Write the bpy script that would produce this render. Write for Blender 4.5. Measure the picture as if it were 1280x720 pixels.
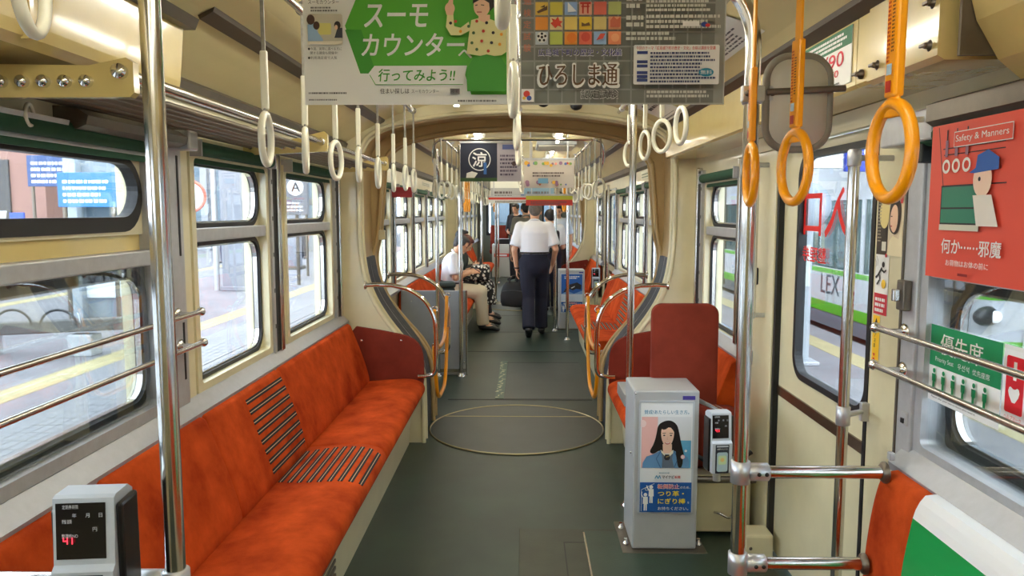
import bpy, bmesh, math, random
from mathutils import Vector, Matrix, Quaternion
random.seed(7)
PI = math.pi
for o in list(bpy.data.objects): bpy.data.objects.remove(o)
SC = bpy.context.scene
COL = SC.collection

# ---------------------------------------------------------------- camera, exposure
cam_d = bpy.data.cameras.new('camera'); cam = bpy.data.objects.new('camera', cam_d); COL.objects.link(cam)
cam_d.sensor_width = 36.0; cam_d.lens = 36.0 * 950 / 1280; cam_d.clip_start = 0.02; cam_d.clip_end = 400
cam.location = (0, 0, 1.53)
cam.rotation_euler = (PI / 2 - math.atan(95 / 950), 0, math.atan(15 / 950))
SC.camera = cam
SC.view_settings.view_transform = 'Standard'; SC.view_settings.look = 'None'
SC.view_settings.gamma = 1.0; SC.view_settings.use_curve_mapping = False
SC.view_settings.exposure = 0.5
SC.cycles.use_denoising = True
SC.cycles.max_bounces = 10; SC.cycles.transparent_max_bounces = 24
SC.cycles.sample_clamp_indirect = 6

# ---------------------------------------------------------------- overcast sky
SKY_STRENGTH = 6.5
LAMP_W = 2.9
wd = bpy.data.worlds.new('sky'); SC.world = wd; wd.use_nodes = True
nt = wd.node_tree; nt.nodes.clear()
wo = nt.nodes.new('ShaderNodeOutputWorld'); bg = nt.nodes.new('ShaderNodeBackground')
tc = nt.nodes.new('ShaderNodeTexCoord'); nz = nt.nodes.new('ShaderNodeTexNoise'); cr = nt.nodes.new('ShaderNodeValToRGB')
nz.inputs['Scale'].default_value = 2.2; nz.inputs['Detail'].default_value = 4
cr.color_ramp.elements[0].color = (0.70, 0.82, 1.0, 1); cr.color_ramp.elements[1].color = (0.88, 0.94, 1.0, 1)
nt.links.new(tc.outputs['Generated'], nz.inputs['Vector']); nt.links.new(nz.outputs['Fac'], cr.inputs['Fac'])
nt.links.new(cr.outputs['Color'], bg.inputs['Color']); bg.inputs['Strength'].default_value = SKY_STRENGTH
nt.links.new(bg.outputs['Background'], wo.inputs['Surface'])

# ---------------------------------------------------------------- materials
def lin(c):
    return tuple(((v / 255) / 12.92 if v / 255 <= 0.04045 else ((v / 255 + 0.055) / 1.055) ** 2.4) for v in c)
_m = {}
def M(name, rgb=(200, 200, 200), rough=0.5, metal=0.0, noise=None, bump=None, coat=0.0, spec=0.5, emit=0.0, sheen=0.0, rgb2=None, scale3=None):
    """noise = (scale, amount): soft variation of the surface's own colour; bump = (scale, strength)"""
    if name in _m: return _m[name]
    m = bpy.data.materials.new(name); m.use_nodes = True
    t = m.node_tree; b = t.nodes['Principled BSDF']
    c = lin(rgb)
    b.inputs['Base Color'].default_value = (*c, 1)
    b.inputs['Roughness'].default_value = rough; b.inputs['Metallic'].default_value = metal
    b.inputs['Specular IOR Level'].default_value = spec
    b.inputs['Coat Weight'].default_value = coat; b.inputs['Coat Roughness'].default_value = 0.08
    b.inputs['Sheen Weight'].default_value = sheen
    if emit:
        b.inputs['Emission Color'].default_value = (*c, 1); b.inputs['Emission Strength'].default_value = emit
    if noise or bump:
        g = t.nodes.new('ShaderNodeTexCoord'); src = g.outputs['Object']
        if scale3:
            mp = t.nodes.new('ShaderNodeMapping'); mp.inputs['Scale'].default_value = scale3
            t.links.new(src, mp.inputs['Vector']); src = mp.outputs['Vector']
    if noise:
        n = t.nodes.new('ShaderNodeTexNoise'); n.inputs['Scale'].default_value = noise[0]; n.inputs['Detail'].default_value = 6
        n.inputs['Roughness'].default_value = 0.62
        r = t.nodes.new('ShaderNodeValToRGB')
        r.color_ramp.elements[0].position = 0.32; r.color_ramp.elements[1].position = 0.70
        a = noise[1]
        lo = lin(rgb2) if rgb2 else tuple(v * (1 - a) for v in c); hi = tuple(min(1, v * (1 + a * 0.6)) for v in c)
        r.color_ramp.elements[0].color = (*lo, 1); r.color_ramp.elements[1].color = (*hi, 1)
        t.links.new(src, n.inputs['Vector']); t.links.new(n.outputs['Fac'], r.inputs['Fac']); t.links.new(r.outputs['Color'], b.inputs['Base Color'])
    if bump:
        n = t.nodes.new('ShaderNodeTexNoise'); n.inputs['Scale'].default_value = bump[0]; n.inputs['Detail'].default_value = 3
        u = t.nodes.new('ShaderNodeBump'); u.inputs['Strength'].default_value = bump[1]; u.inputs['Distance'].default_value = 0.01
        t.links.new(src, n.inputs['Vector']); t.links.new(n.outputs['Fac'], u.inputs['Height']); t.links.new(u.outputs['Normal'], b.inputs['Normal'])
    _m[name] = m
    return m
def glass_mat(name, tint, refl=1.0):
    if name in _m: return _m[name]
    m = bpy.data.materials.new(name); m.use_nodes = True; t = m.node_tree; t.nodes.clear()
    o = t.nodes.new('ShaderNodeOutputMaterial'); mx = t.nodes.new('ShaderNodeMixShader'); f = t.nodes.new('ShaderNodeFresnel')
    tr = t.nodes.new('ShaderNodeBsdfTransparent'); gl = t.nodes.new('ShaderNodeBsdfGlossy')
    tr.inputs['Color'].default_value = (*tint, 1); gl.inputs['Roughness'].default_value = 0.01
    mu = t.nodes.new('ShaderNodeMath'); mu.operation = 'MULTIPLY'; mu.inputs[1].default_value = refl
    f.inputs['IOR'].default_value = 1.45
    t.links.new(f.outputs['Fac'], mu.inputs[0]); t.links.new(mu.outputs[0], mx.inputs['Fac'])
    t.links.new(tr.outputs[0], mx.inputs[1]); t.links.new(gl.outputs[0], mx.inputs[2]); t.links.new(mx.outputs[0], o.inputs['Surface'])
    _m[name] = m
    return m
def ink(r, g, b): return M('ink_%02x%02x%02x' % (r, g, b), (r, g, b), 0.55)

CREAM = M('cream_paint', (222, 214, 178), 0.32, noise=(6, 0.06), bump=(9, 0.05), coat=0.35)
CREAMBOX = M('cream_gloss_paint', (216, 194, 126), 0.22, noise=(5, 0.07), bump=(14, 0.10), coat=0.8)
CREAMCEIL = M('ceiling_paint', (220, 208, 156), 0.40, noise=(3, 0.05), bump=(8, 0.04), coat=0.15)
BEIGE = M('beige_shaded_arch', (186, 160, 112), 0.40, noise=(5, 0.1))  # second arch's shade is put into this beige; the gangway lining shares it
FLOORG = M('green_vinyl', (44, 60, 50), 0.42, noise=(2.4, 0.2), bump=(220, 0.06), rgb2=(34, 46, 40))
PLATEG = M('grey_vinyl_plate', (54, 62, 58), 0.42, noise=(3, 0.25), bump=(200, 0.06))
MATG = M('worn_green_mat', (52, 56, 44), 0.45, noise=(5, 0.3), bump=(180, 0.08))
ORANGE = M('orange_moquette', (208, 86, 34), 0.9, noise=(4.5, 0.15), bump=(420, 0.3), spec=0.1, rgb2=(148, 46, 13))
ORANGED = M('rust_moquette', (126, 52, 40), 0.9, noise=(7, 0.16), bump=(420, 0.3), spec=0.1)
STEEL = M('stainless_steel', (205, 203, 200), 0.16, 1.0, noise=(40, 0.05))
CHROME = M('polished_chrome', (225, 225, 225), 0.07, 1.0)
ALU = M('aluminium', (186, 188, 192), 0.36, 0.35, noise=(30, 0.08))
ALUD = M('dull_aluminium_trim', (120, 112, 102), 0.4, 0.8, noise=(20, 0.12))
DARKTRIM = M('dark_metal_strip', (88, 78, 66), 0.35, 0.6)
CLAMP = M('cast_clamp', (196, 198, 202), 0.35, 0.7)
BLACK = M('black_rubber', (22, 23, 25), 0.5)
BLACKP = M('black_plastic', (20, 20, 22), 0.3)
BELLOW = M('bellows_rubber', (86, 88, 92), 0.38, noise=(8, 0.25), bump=(25, 0.3))
GREENSH = M('green_shade_cloth', (28, 74, 50), 0.8, noise=(30, 0.15))
WHITEP = M('white_plastic', (236, 234, 216), 0.28, coat=0.2)
STRAPG = M('grey_strap_webbing', (150, 148, 140), 0.7, noise=(80, 0.2))
YELLOW = M('yellow_plastic', (246, 160, 8), 0.28, coat=0.3)
YELLOWS = M('yellow_webbing', (236, 158, 14), 0.5)
GREYP = M('grey_box_paint', (176, 180, 184), 0.35, noise=(5, 0.06))
GREYBOX = M('grey_partition_paint', (150, 154, 160), 0.4, noise=(4, 0.08))
SILVERP = M('silver_plastic', (196, 204, 214), 0.3, 0.15)
RACKT = M('rack_tube_brown', (104, 92, 78), 0.4, 0.4)
GLASS = glass_mat('window_glass', (0.95, 0.97, 0.97), 0.42)
WHITE = ink(240, 240, 238)
PAPER = M('white_paper', (238, 238, 234), 0.6)

# ---------------------------------------------------------------- mesh collector
def V(*a): return Vector(a)
class B:
    def __init__(s, m=None):
        s.v = []; s.f = []; s.mi = []; s.sm = []; s.mats = []; s.cur = 0
        if m: s.use(m)
    def use(s, m):
        if m not in s.mats: s.mats.append(m)
        s.cur = s.mats.index(m); return s
    def add(s, vs, fs, smooth=False):
        n = len(s.v); s.v += [tuple(p) for p in vs]
        for f in fs:
            s.f.append([i + n for i in f]); s.mi.append(s.cur); s.sm.append(smooth)
        return s
    def box(s, x0, x1, y0, y1, z0, z1, bev=0.0, mat=None, seg=2):
        c = Vector(((x0 + x1) / 2, (y0 + y1) / 2, (z0 + z1) / 2)); d = (abs(x1 - x0), abs(y1 - y0), abs(z1 - z0))
        if not bev:
            vs = [Vector((sx * d[0] / 2, sy * d[1] / 2, sz * d[2] / 2)) for sx in (-1, 1) for sy in (-1, 1) for sz in (-1, 1)]
            fs = [(0, 1, 3, 2), (4, 6, 7, 5), (0, 4, 5, 1), (2, 3, 7, 6), (0, 2, 6, 4), (1, 5, 7, 3)]
        else:
            bm = bmesh.new(); bmesh.ops.create_cube(bm, size=1)
            for v in bm.verts: v.co = Vector((v.co.x * d[0], v.co.y * d[1], v.co.z * d[2]))
            bmesh.ops.bevel(bm, geom=bm.edges[:], offset=min(bev, min(d) * 0.49), segments=seg, affect='EDGES', profile=0.5)
            bm.verts.index_update(); vs = [v.co.copy() for v in bm.verts]; fs = [[v.index for v in f.verts] for f in bm.faces]; bm.free()
        if mat is not None: vs = [mat @ v for v in vs]
        else: vs = [v + c for v in vs]
        return s.add(vs, fs, False)
    def obox(s, c, size, rot=None, bev=0.0):
        mt = Matrix.Translation(Vector(c)) @ (rot.to_4x4() if rot else Matrix())
        h = [v / 2 for v in size]
        return s.box(-h[0], h[0], -h[1], h[1], -h[2], h[2], bev, mt)
    def tube(s, pts, r, seg=10, closed=False, cap=True, flat=None):
        """flat=(a,b): elliptical section"""
        P = [Vector(p) for p in pts]; n = len(P)
        R = r if isinstance(r, (list, tuple)) else [r] * n
        T = []
        for i in range(n):
            a = P[(i - 1) % n] if (closed or i > 0) else P[i]; b = P[(i + 1) % n] if (closed or i < n - 1) else P[i]
            d = (b - a); T.append(d.normalized() if d.length > 1e-9 else Vector((0, 0, 1)))
        up = Vector((0, 0, 1)) if abs(T[0].z) < 0.9 else Vector((0, 1, 0))
        N = (up - T[0] * up.dot(T[0])).normalized(); vs = []
        for i in range(n):
            if i > 0:
                q = T[i - 1].rotation_difference(T[i]); N = q @ N; N = (N - T[i] * N.dot(T[i])).normalized()
            Bn = T[i].cross(N)
            for k in range(seg):
                a = 2 * PI * k / seg
                vs.append(P[i] + (N * math.cos(a) * (flat[0] if flat else 1) + Bn * math.sin(a) * (flat[1] if flat else 1)) * R[i])
        fs = []
        for i in range(n if closed else n - 1):
            j = (i + 1) % n
            for k in range(seg):
                l = (k + 1) % seg; fs.append((i * seg + k, i * seg + l, j * seg + l, j * seg + k))
        s.add(vs, fs, True)
        if cap and not closed:
            for i in (0, n - 1): s.add(vs[i * seg:(i + 1) * seg], [list(range(seg))])
        return s
    def cyl(s, p0, p1, r, seg=14, r1=None): return s.tube([p0, p1], [r, r if r1 is None else r1], seg)
    def ring(s, c, normal, R, r, seg=28, rs=8, R2=None, up=None):
        n = Vector(normal).normalized(); a = Vector(up or (0, 0, 1)); a = (a - n * a.dot(n)).normalized(); b = n.cross(a)
        return s.tube([Vector(c) + a * (R2 or R) * math.cos(2 * PI * i / seg) + b * R * math.sin(2 * PI * i / seg) for i in range(seg)], r, rs, closed=True)
    def lathe(s, prof, base, axis=(0, 0, 1), seg=20):
        ax = Vector(axis).normalized(); a = ax.orthogonal().normalized(); b = ax.cross(a); vs = []
        for r, h in prof:
            for k in range(seg):
                t = 2 * PI * k / seg; vs.append(Vector(base) + ax * h + (a * math.cos(t) + b * math.sin(t)) * max(r, 1e-5))
        fs = [(i * seg + k, i * seg + (k + 1) % seg, (i + 1) * seg + (k + 1) % seg, (i + 1) * seg + k) for i in range(len(prof) - 1) for k in range(seg)]
        s.add(vs, fs, True); s.add(vs[:seg], [list(range(seg))]); s.add(vs[-seg:], [list(range(seg))]); return s
    def sph(s, c, r, seg=14, rings=9, rot=None):
        rr = r if isinstance(r, (list, tuple)) else (r, r, r); vs = [Vector((0, 0, 1))]
        for i in range(1, rings):
            t = PI * i / rings
            for k in range(seg): vs.append(Vector((math.sin(t) * math.cos(2 * PI * k / seg), math.sin(t) * math.sin(2 * PI * k / seg), math.cos(t))))
        vs.append(Vector((0, 0, -1))); fs = []
        for k in range(seg):
            fs.append((0, 1 + k, 1 + (k + 1) % seg)); b0 = 1 + (rings - 2) * seg; fs.append((len(vs) - 1, b0 + (k + 1) % seg, b0 + k))
        for i in range(rings - 2):
            for k in range(seg): fs.append((1 + i * seg + k, 1 + (i + 1) * seg + k, 1 + (i + 1) * seg + (k + 1) % seg, 1 + i * seg + (k + 1) % seg))
        vs = [Vector((v.x * rr[0], v.y * rr[1], v.z * rr[2])) for v in vs]
        if rot: vs = [rot @ v for v in vs]
        return s.add([v + Vector(c) for v in vs], fs, True)
    def prism(s, poly, fn, d0, d1):
        """poly: 2D outline; fn(u, v, d) -> 3D"""
        n = len(poly); vs = [fn(u, v, d0) for u, v in poly] + [fn(u, v, d1) for u, v in poly]
        return s.add(vs, [list(range(n)), list(range(2 * n - 1, n - 1, -1))] + [(i, (i + 1) % n, n + (i + 1) % n, n + i) for i in range(n)])
    def frame(s, lo, li, fn, d0, d1):
        """closed band between two outlines of equal point count"""
        n = len(lo); vs = [fn(u, v, d) for d in (d0, d1) for L in (lo, li) for u, v in L]; fs = []
        for i in range(n):
            j = (i + 1) % n
            fs += [(i, j, n + j, n + i), (2 * n + i, 3 * n + i, 3 * n + j, 2 * n + j), (i, 2 * n + i, 2 * n + j, j), (n + i, n + j, 3 * n + j, 3 * n + i)]
        return s.add(vs, fs)
    def sweep(s, prof, y0, y1, closed=True, smooth=False, cap=True):
        """(x, z) outline extruded along y"""
        n = len(prof); vs = [(x, y0, z) for x, z in prof] + [(x, y1, z) for x, z in prof]
        fs = [(i, (i + 1) % n, n + (i + 1) % n, n + i) for i in range(n if closed else n - 1)]
        s.add(vs, fs, smooth)
        if cap and closed: s.add(vs[:n], [list(range(n))]); s.add(vs[n:], [list(range(n))])
        return s
    def grid(s, fn, nu, nv, smooth=True):
        vs = [fn(i / nu, j / nv) for i in range(nu + 1) for j in range(nv + 1)]
        return s.add(vs, [(i * (nv + 1) + j, (i + 1) * (nv + 1) + j, (i + 1) * (nv + 1) + j + 1, i * (nv + 1) + j + 1) for i in range(nu) for j in range(nv)], smooth)
    def mesh(s, name, fix=True):
        me = bpy.data.meshes.new(name); me.from_pydata(s.v, [], s.f)
        for m in s.mats: me.materials.append(m)
        me.polygons.foreach_set('material_index', s.mi); me.polygons.foreach_set('use_smooth', s.sm)
        if fix:
            bm = bmesh.new(); bm.from_mesh(me); bmesh.ops.recalc_face_normals(bm, faces=bm.faces[:]); bm.to_mesh(me); bm.free()
        me.update(); return me

def rrect(u0, v0, u1, v1, r, n=6, rc=None):
    """rounded rectangle outline, rc = four radii (bl, br, tr, tl)"""
    out = []; R = rc or (r, r, r, r)
    for (cu, cv, a0, q) in ((u0, v0, PI, 0), (u1, v0, 1.5 * PI, 1), (u1, v1, 0, 2), (u0, v1, PI / 2, 3)):
        rr = max(R[q], 1e-4); x = cu + (rr if cu == u0 else -rr); y = cv + (rr if cv == v0 else -rr)
        for k in range(n + 1): a = a0 + PI / 2 * k / n; out.append((x + rr * math.cos(a), y + rr * math.sin(a)))
    return out
def chaikin(p, it=2, closed=True):
    for _ in range(it):
        q = []
        n = len(p)
        for i in range(n if closed else n - 1):
            a, b = p[i], p[(i + 1) % n]
            q += [tuple(.75 * x + .25 * y for x, y in zip(a, b)), tuple(.25 * x + .75 * y for x, y in zip(a, b))]
        p = q if closed else [p[0]] + q + [p[-1]]
    return p
def smooth_path(pts, n=8):
    P = [Vector(p) for p in pts]; out = []
    for i in range(len(P) - 1):
        a = P[max(i - 1, 0)]; b = P[i]; c = P[i + 1]; d = P[min(i + 2, len(P) - 1)]
        for k in range(n):
            t = k / n
            out.append(0.5 * ((2 * b) + (c - a) * t + (2 * a - 5 * b + 4 * c - d) * t * t + (3 * b - a - 3 * c + d) * t ** 3))
    return out + [P[-1]]

# ---------------------------------------------------------------- objects
def link(name, me):
    o = bpy.data.objects.new(name, me); COL.objects.link(o); return o
def thing(name, label, cat, loc=(0, 0, 0), group=None):
    o = bpy.data.objects.new(name, None); COL.objects.link(o); o.location = loc; o.empty_display_size = 0.05
    o['label'] = label; o['category'] = cat
    if group: o['group'] = group
    return o
def part(name, b, parent, label=None, stuff=False):
    """geometry given in world coordinates (the parent standing where it was made)"""
    o = link(name, b.mesh(name)); o.parent = parent
    if parent.type == 'EMPTY': o.matrix_parent_inverse = Matrix.Translation(-Vector(parent.location))
    if label: o['label'] = label
    if stuff: o['kind'] = 'stuff'
    return o
def solo(name, b, label, cat, loc=None, group=None):
    me = b.mesh(name); o = link(name, me)
    if loc is not None: me.transform(Matrix.Translation(-Vector(loc))); o.location = loc
    o['label'] = label; o['category'] = cat
    if group: o['group'] = group
    return o
def struct(name, b, parent=None):
    o = link(name, b.mesh(name))
    if parent: o.parent = parent
    else: o['kind'] = 'structure'
    return o
def dup(root, loc, rotz=0, label=None, group=None, rot=None, scale=None):
    r = root.copy(); COL.objects.link(r); r.location = loc; r.rotation_euler = rot or (0, 0, rotz)
    if scale: r.scale = scale
    if label: r['label'] = label
    if group: r['group'] = group
    for ch in list(root.children):
        c = ch.copy(); COL.objects.link(c); c.parent = r
        for g in list(ch.children):
            d = g.copy(); COL.objects.link(d); d.parent = c
    return r

# ---------------------------------------------------------------- lettering and printed sheets
_txt = {}
def glyphs(s, bold=0.0):
    k = (s, bold)
    if k not in _txt:
        c = bpy.data.curves.new('lettering', 'FONT'); c.body = s; c.offset = bold; c.resolution_u = 3
        o = bpy.data.objects.new('lettering', c); COL.objects.link(o)
        bpy.context.view_layer.update(); me = bpy.data.meshes.new_from_object(o.evaluated_get(bpy.context.evaluated_depsgraph_get()))
        vs = [(v.co.x, v.co.y) for v in me.vertices]; fs = [list(p.vertices) for p in me.polygons]
        bpy.data.objects.remove(o); bpy.data.curves.remove(c); bpy.data.meshes.remove(me)
        _txt[k] = (vs, fs)
    return _txt[k]
class Art:
    """flat print drawn in its own sheet units; fn(u, v, lift) -> 3D"""
    def __init__(s, b, fn, step=0.0004): s.b = b; s.fn = fn; s.k = 0; s.step = step
    def lay(s): s.k += 1; return s.k * s.step
    def poly(s, m, pts):
        d = s.lay(); s.b.use(m).add([s.fn(u, v, d) for u, v in pts], [list(range(len(pts)))]); return s
    def rect(s, m, u0, v0, u1, v1, r=0): return s.poly(m, rrect(u0, v0, u1, v1, r) if r else [(u0, v0), (u1, v0), (u1, v1), (u0, v1)])
    def rects(s, m, L):
        d = s.lay(); s.b.use(m)
        for u0, v0, u1, v1 in L: s.b.add([s.fn(u, v, d) for u, v in ((u0, v0), (u1, v0), (u1, v1), (u0, v1))], [(0, 1, 2, 3)])
        return s
    def disc(s, m, u, v, r, r2=None, n=24): return s.poly(m, [(u + r * math.cos(2 * PI * i / n), v + (r2 or r) * math.sin(2 * PI * i / n)) for i in range(n)])
    def band(s, m, u, v, r, w, n=32):
        d = s.lay(); s.b.use(m); L = [[(u + q * math.cos(2 * PI * i / n), v + q * math.sin(2 * PI * i / n)) for i in range(n)] for q in (r, r - w)]
        s.b.add([s.fn(a, c, d) for l in L for a, c in l], [(i, (i + 1) % n, n + (i + 1) % n, n + i) for i in range(n)]); return s
    def line(s, m, pts, w):
        for (a, b_), (c, e) in zip(pts, pts[1:]):
            L = math.hypot(c - a, e - b_) or 1; x, y = -(e - b_) / L * w / 2, (c - a) / L * w / 2
            s.poly(m, [(a + x, b_ + y), (a - x, b_ - y), (c - x, e - y), (c + x, e + y)])
        return s
    def text(s, m, t, u, v, h, w=None, bold=0.0, shear=0.0, ctr=False, flip=False, rot=0.0):
        vs, fs = glyphs(t); x0 = min(p[0] for p in vs); x1 = max(p[0] for p in vs); y0 = min(p[1] for p in vs); y1 = max(p[1] for p in vs)
        ky = h / (y1 - y0); kx = (w / (x1 - x0)) if w else ky; W = (x1 - x0) * kx; d = s.lay(); P = []
        em = bold * ky * .8; n = 1 if not bold else 2 if bold < .018 else 4 if bold < .035 else 8
        shifts = [(0, 0)] if n == 1 else [(em, 0), (-em, 0)] if n == 2 else [(em * math.cos(q * 2 * PI / n + .78), em * math.sin(q * 2 * PI / n + .78)) for q in range(n)]
        for x, y in vs:
            a = (x - x0) * kx; c = (y - y0) * ky
            if flip: a = W - a
            a += shear * c - (W / 2 if ctr else 0)
            if rot: a, c = a * math.cos(rot) - c * math.sin(rot), a * math.sin(rot) + c * math.cos(rot)
            P.append((u + a, v + c))
        s.b.use(m)
        for q, (sx, sy) in enumerate(shifts): s.b.add([s.fn(a + sx, c + sy, d + q * .00007) for a, c in P], fs)
        s.k += math.ceil(n * .00007 / s.step)
        return s
    def greek(s, m, u0, v0, u1, v1, rows, fill=0.5, seed=1):
        """rows of print too small in the photo to read"""
        rn = random.Random(seed); L = []; dv = (v1 - v0) / rows
        for i in range(rows):
            v = v1 - (i + 1) * dv; u = u0; end = u1 - rn.random() * 0.25 * (u1 - u0)
            while u < end:
                w = dv * fill * rn.uniform(0.5, 1.6); L.append((u, v, min(u + w, end), v + dv * fill)); u += w + dv * fill * rn.uniform(.15, .5)
        return s.rects(m, L)
def plane_fn(o, ud, vd, k=1.0):
    o, ud, vd = Vector(o), Vector(ud).normalized(), Vector(vd).normalized(); n = ud.cross(vd)
    return lambda u, v, d=0: o + ud * (u * k) + vd * (v * k) + n * d
# ================================================================ THE CAR BODY
CX = -0.05; HW = 1.15
SEC = [(-1.8, 4.93), (5.62, 12.0), (12.65, 19.6)]
def wx(s, o): return CX + s * (HW - o)
def wfn(s): return lambda y, z, d=0: (wx(s, d), y, z)
CEIL = [(1.15, 1.93), (1.14, 1.955), (1.08, 1.985), (0.98, 2.045), (0.87, 2.105), (0.75, 2.155), (0.60, 2.20), (0.42, 2.24), (0.2, 2.265), (0, 2.275)]
def ceil_z(h):
    h = abs(h)
    for (a, za), (b, zb) in zip(CEIL, CEIL[1:]):
        if b <= h <= a: return zb + (za - zb) * (h - b) / (a - b)
    return CEIL[0][1]
_trim = [0]
def trim(b): _trim[0] += 1; return struct('trim_%d' % _trim[0], b)

# ---- floor
b = B(FLOORG); b.box(-1.32, 1.22, -1.9, 19.7, -0.12, 0); struct('floor', b)

# ---- ceiling: one curved lining per car section
def ceiling(y0, y1):
    b = B(CREAMCEIL)
    half = CEIL
    inner = [(CX - h, z) for h, z in half] + [(CX + h, z) for h, z in reversed(half[:-1])]
    outer = [(CX + 1.22, 1.93), (CX + 1.22, 2.2), (CX + .9, 2.42), (CX - .9, 2.42), (CX - 1.22, 2.2), (CX - 1.22, 1.93)]
    b.sweep(inner + outer, y0, y1)
    return struct('ceiling', b)
for y0, y1 in SEC: ceiling(y0, y1)

# ---- side walls with window and door openings
def wall(name, s, y0, y1, holes):
    ys = sorted({y0, y1, *[h[0] for h in holes], *[h[1] for h in holes]})
    b = B(CREAM)
    for a, c in zip(ys, ys[1:]):
        h = [q for q in holes if q[0] <= a + 1e-6 and q[1] >= c - 1e-6]
        zs = [0, 1.93]
        if h: zs = ([0, h[0][2], h[0][3], 1.93] if h[0][2] > 0 else [h[0][3], 1.93])
        for k in range(0, len(zs), 2): b.box(wx(s, 0), wx(s, -0.10), a, c, zs[k], zs[k + 1])
    return struct(name, b)

_win = [0]
def window(s, y0, y1, z0, z1, zb, deep=False):
    """two-light side window: frame, mid rail, upper and lower glazing"""
    _win[0] += 1
    fn = wfn(s); b = B(ALU if deep else CREAM)
    lo = rrect(y0 - .03, z0 - .03, y1 + .03, z1 + .03, .004); li = rrect(y0 + .006, z0 + .006, y1 - .006, z1 - .006, .02)
    b.frame(lo, li, fn, -0.06, 0.012)
    root = struct('window_%d' % _win[0], b)
    m = B(ALU); m.box(wx(s, .006), wx(s, -.055), y0, y1, zb - .025, zb + .025, .005)
    if deep: m.use(CREAMBOX).box(wx(s, -.03), wx(s, -.085), y0, y1, zb + .025, zb + .085)
    struct('mid_rail', m, root)
    dg = (-.03 if s < 0 else -.068) if deep else -.04
    for nm, za, zc, r in (('upper', zb + (.075 if deep else .02), z1, .09), ('lower', z0, zb - .02, .08)):
        w = .034 if deep else .022
        e = .012 if deep else .004
        c = B(CREAM if nm == 'upper' or not deep else ALUD); c.frame(rrect(y0, za, y1, zc, .004), rrect(y0 + e, za + e, y1 - e, zc - e, r + w - e), fn, dg - .02, dg + .012); struct(nm + '_surround', c, root)
        g = B(BLACK); lo = rrect(y0 + e - .002, za + e - .002, y1 - e + .002, zc - e + .002, r + w - e); li = rrect(y0 + w, za + w * (1.6 if deep and nm == 'upper' else 1), y1 - w, zc - w, r)
        g.frame(lo, li, fn, dg - .018, dg + .018)
        struct(nm + '_gasket', g, root)
        if nm == 'lower' or not deep:
            f = B(STEEL); lo = rrect(y0 + w - .004, za + w - .004, y1 - w + .004, zc - w + .004, r); li = rrect(y0 + w + .008, za + w + .008, y1 - w - .008, zc - w - .008, r - .01)
            f.frame(lo, li, fn, dg - .01, dg + .008); struct(nm + '_sash', f, root)
        p = B(GLASS); p.prism(rrect(y0 + w * .8, za + w * .8, y1 - w * .8, zc - w * .8, r), fn, dg - .003, dg + .003)
        struct(nm + '_pane', p, root)
    if deep:
        p = B(GLASS); p.box(wx(s, -.004), wx(s, -.010), y0 + .004, y1 - .004, z0 + .004, zb - .024); struct('inner_pane', p, root)
    return root

ZT = 1.73
L1 = [(-.9, .75, .90, 1.71, 1.385), (1.0, 2.42, .90, 1.71, 1.385), (2.74, 3.51, .89, ZT, 1.445), (3.80, 4.68, .89, ZT, 1.445)]
R1 = [(-1.0, .45, .885, 1.70, 1.38), (.62, 2.06, .885, 1.70, 1.38), (2.40, 3.36, 0, 1.82), (3.88, 4.60, .86, 1.70, 1.42)]
L2 = [(5.9, 6.75, .89, ZT, 1.44), (7.05, 8.0, .89, ZT, 1.44), (8.2, 9.1, .89, ZT, 1.44), (9.3, 10.2, .89, ZT, 1.44), (10.45, 11.5, .89, ZT, 1.44)]
R2 = [(5.9, 6.7, .89, ZT, 1.44), (6.85, 7.7, .89, ZT, 1.44), (7.9, 8.75, .89, ZT, 1.44), (9.15, 10.3, 0, 1.82), (10.6, 11.55, .89, ZT, 1.44)]
L3 = [(12.95 + k * 1.3, 14.05 + k * 1.3, .89, ZT, 1.44) for k in range(5)]
R3 = [(12.95 + k * 1.3, 14.05 + k * 1.3, .89, ZT, 1.44) for k in range(5)]
for (y0, y1), Ls, Rs in zip(SEC, (L1, L2, L3), (R1, R2, R3)):
    wall('wall_left', -1, y0, y1, Ls); wall('wall_right', 1, y0, y1, Rs)
    for s, Q in ((-1, Ls), (1, Rs)):
        for i, h in enumerate(Q):
            if h[2] > 0: window(s, *h[:2], h[2], h[3], h[4], deep=(y0 < 0 and i < 2))
b = B(CREAM); b.box(-1.3, 1.2, -1.9, -1.8, 0, 2.3); struct('wall_back', b)

# ---- sill ledges along each car section
def sill(s, y0, y1):
    b = B(M('sill_aluminium', (166, 170, 180), .34, .45, noise=(30, .06))); w = lambda o, z: (wx(s, o), z)
    b.sweep([w(0, .80), w(.055, .80), w(.058, .822), w(.012, .868), w(0, .868)], y0, y1); trim(b)
for s, y0, y1 in ((-1, -1.8, 4.9), (1, -1.8, 2.13), (1, 3.62, 4.9), (-1, 5.65, 11.95), (1, 5.65, 9.0), (1, 10.4, 11.95), (-1, 12.7, 19.5), (1, 12.7, 19.5)): sill(s, y0, y1)

# ---- ceiling strips (dark slotted rails the posters clip into)
for y0, y1 in SEC:
    for s in (-1, 1):
        b = B(DARKTRIM)
        ha = .96 if s > 0 and y0 < 0 else .89; hc = ha - .05; za, zc = ceil_z(ha), ceil_z(hc)
        b.sweep([(CX + s * ha, za), (CX + s * (ha - .005), za - .012), (CX + s * (hc + .005), zc - .014), (CX + s * hc, zc)], 2.24 if y0 < 0 and s < 0 else y0, y1); trim(b)
        b = B(ALUD); b.sweep([(wx(s, 0), 1.915), (wx(s, .055), 1.928), (wx(s, .068), 1.965), (wx(s, .05), 1.985), (wx(s, 0), 1.95)], 2.42 if (y0 < 0 and s < 0) else (4.72 if y0 < 0 else y0), y1); trim(b)

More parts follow.
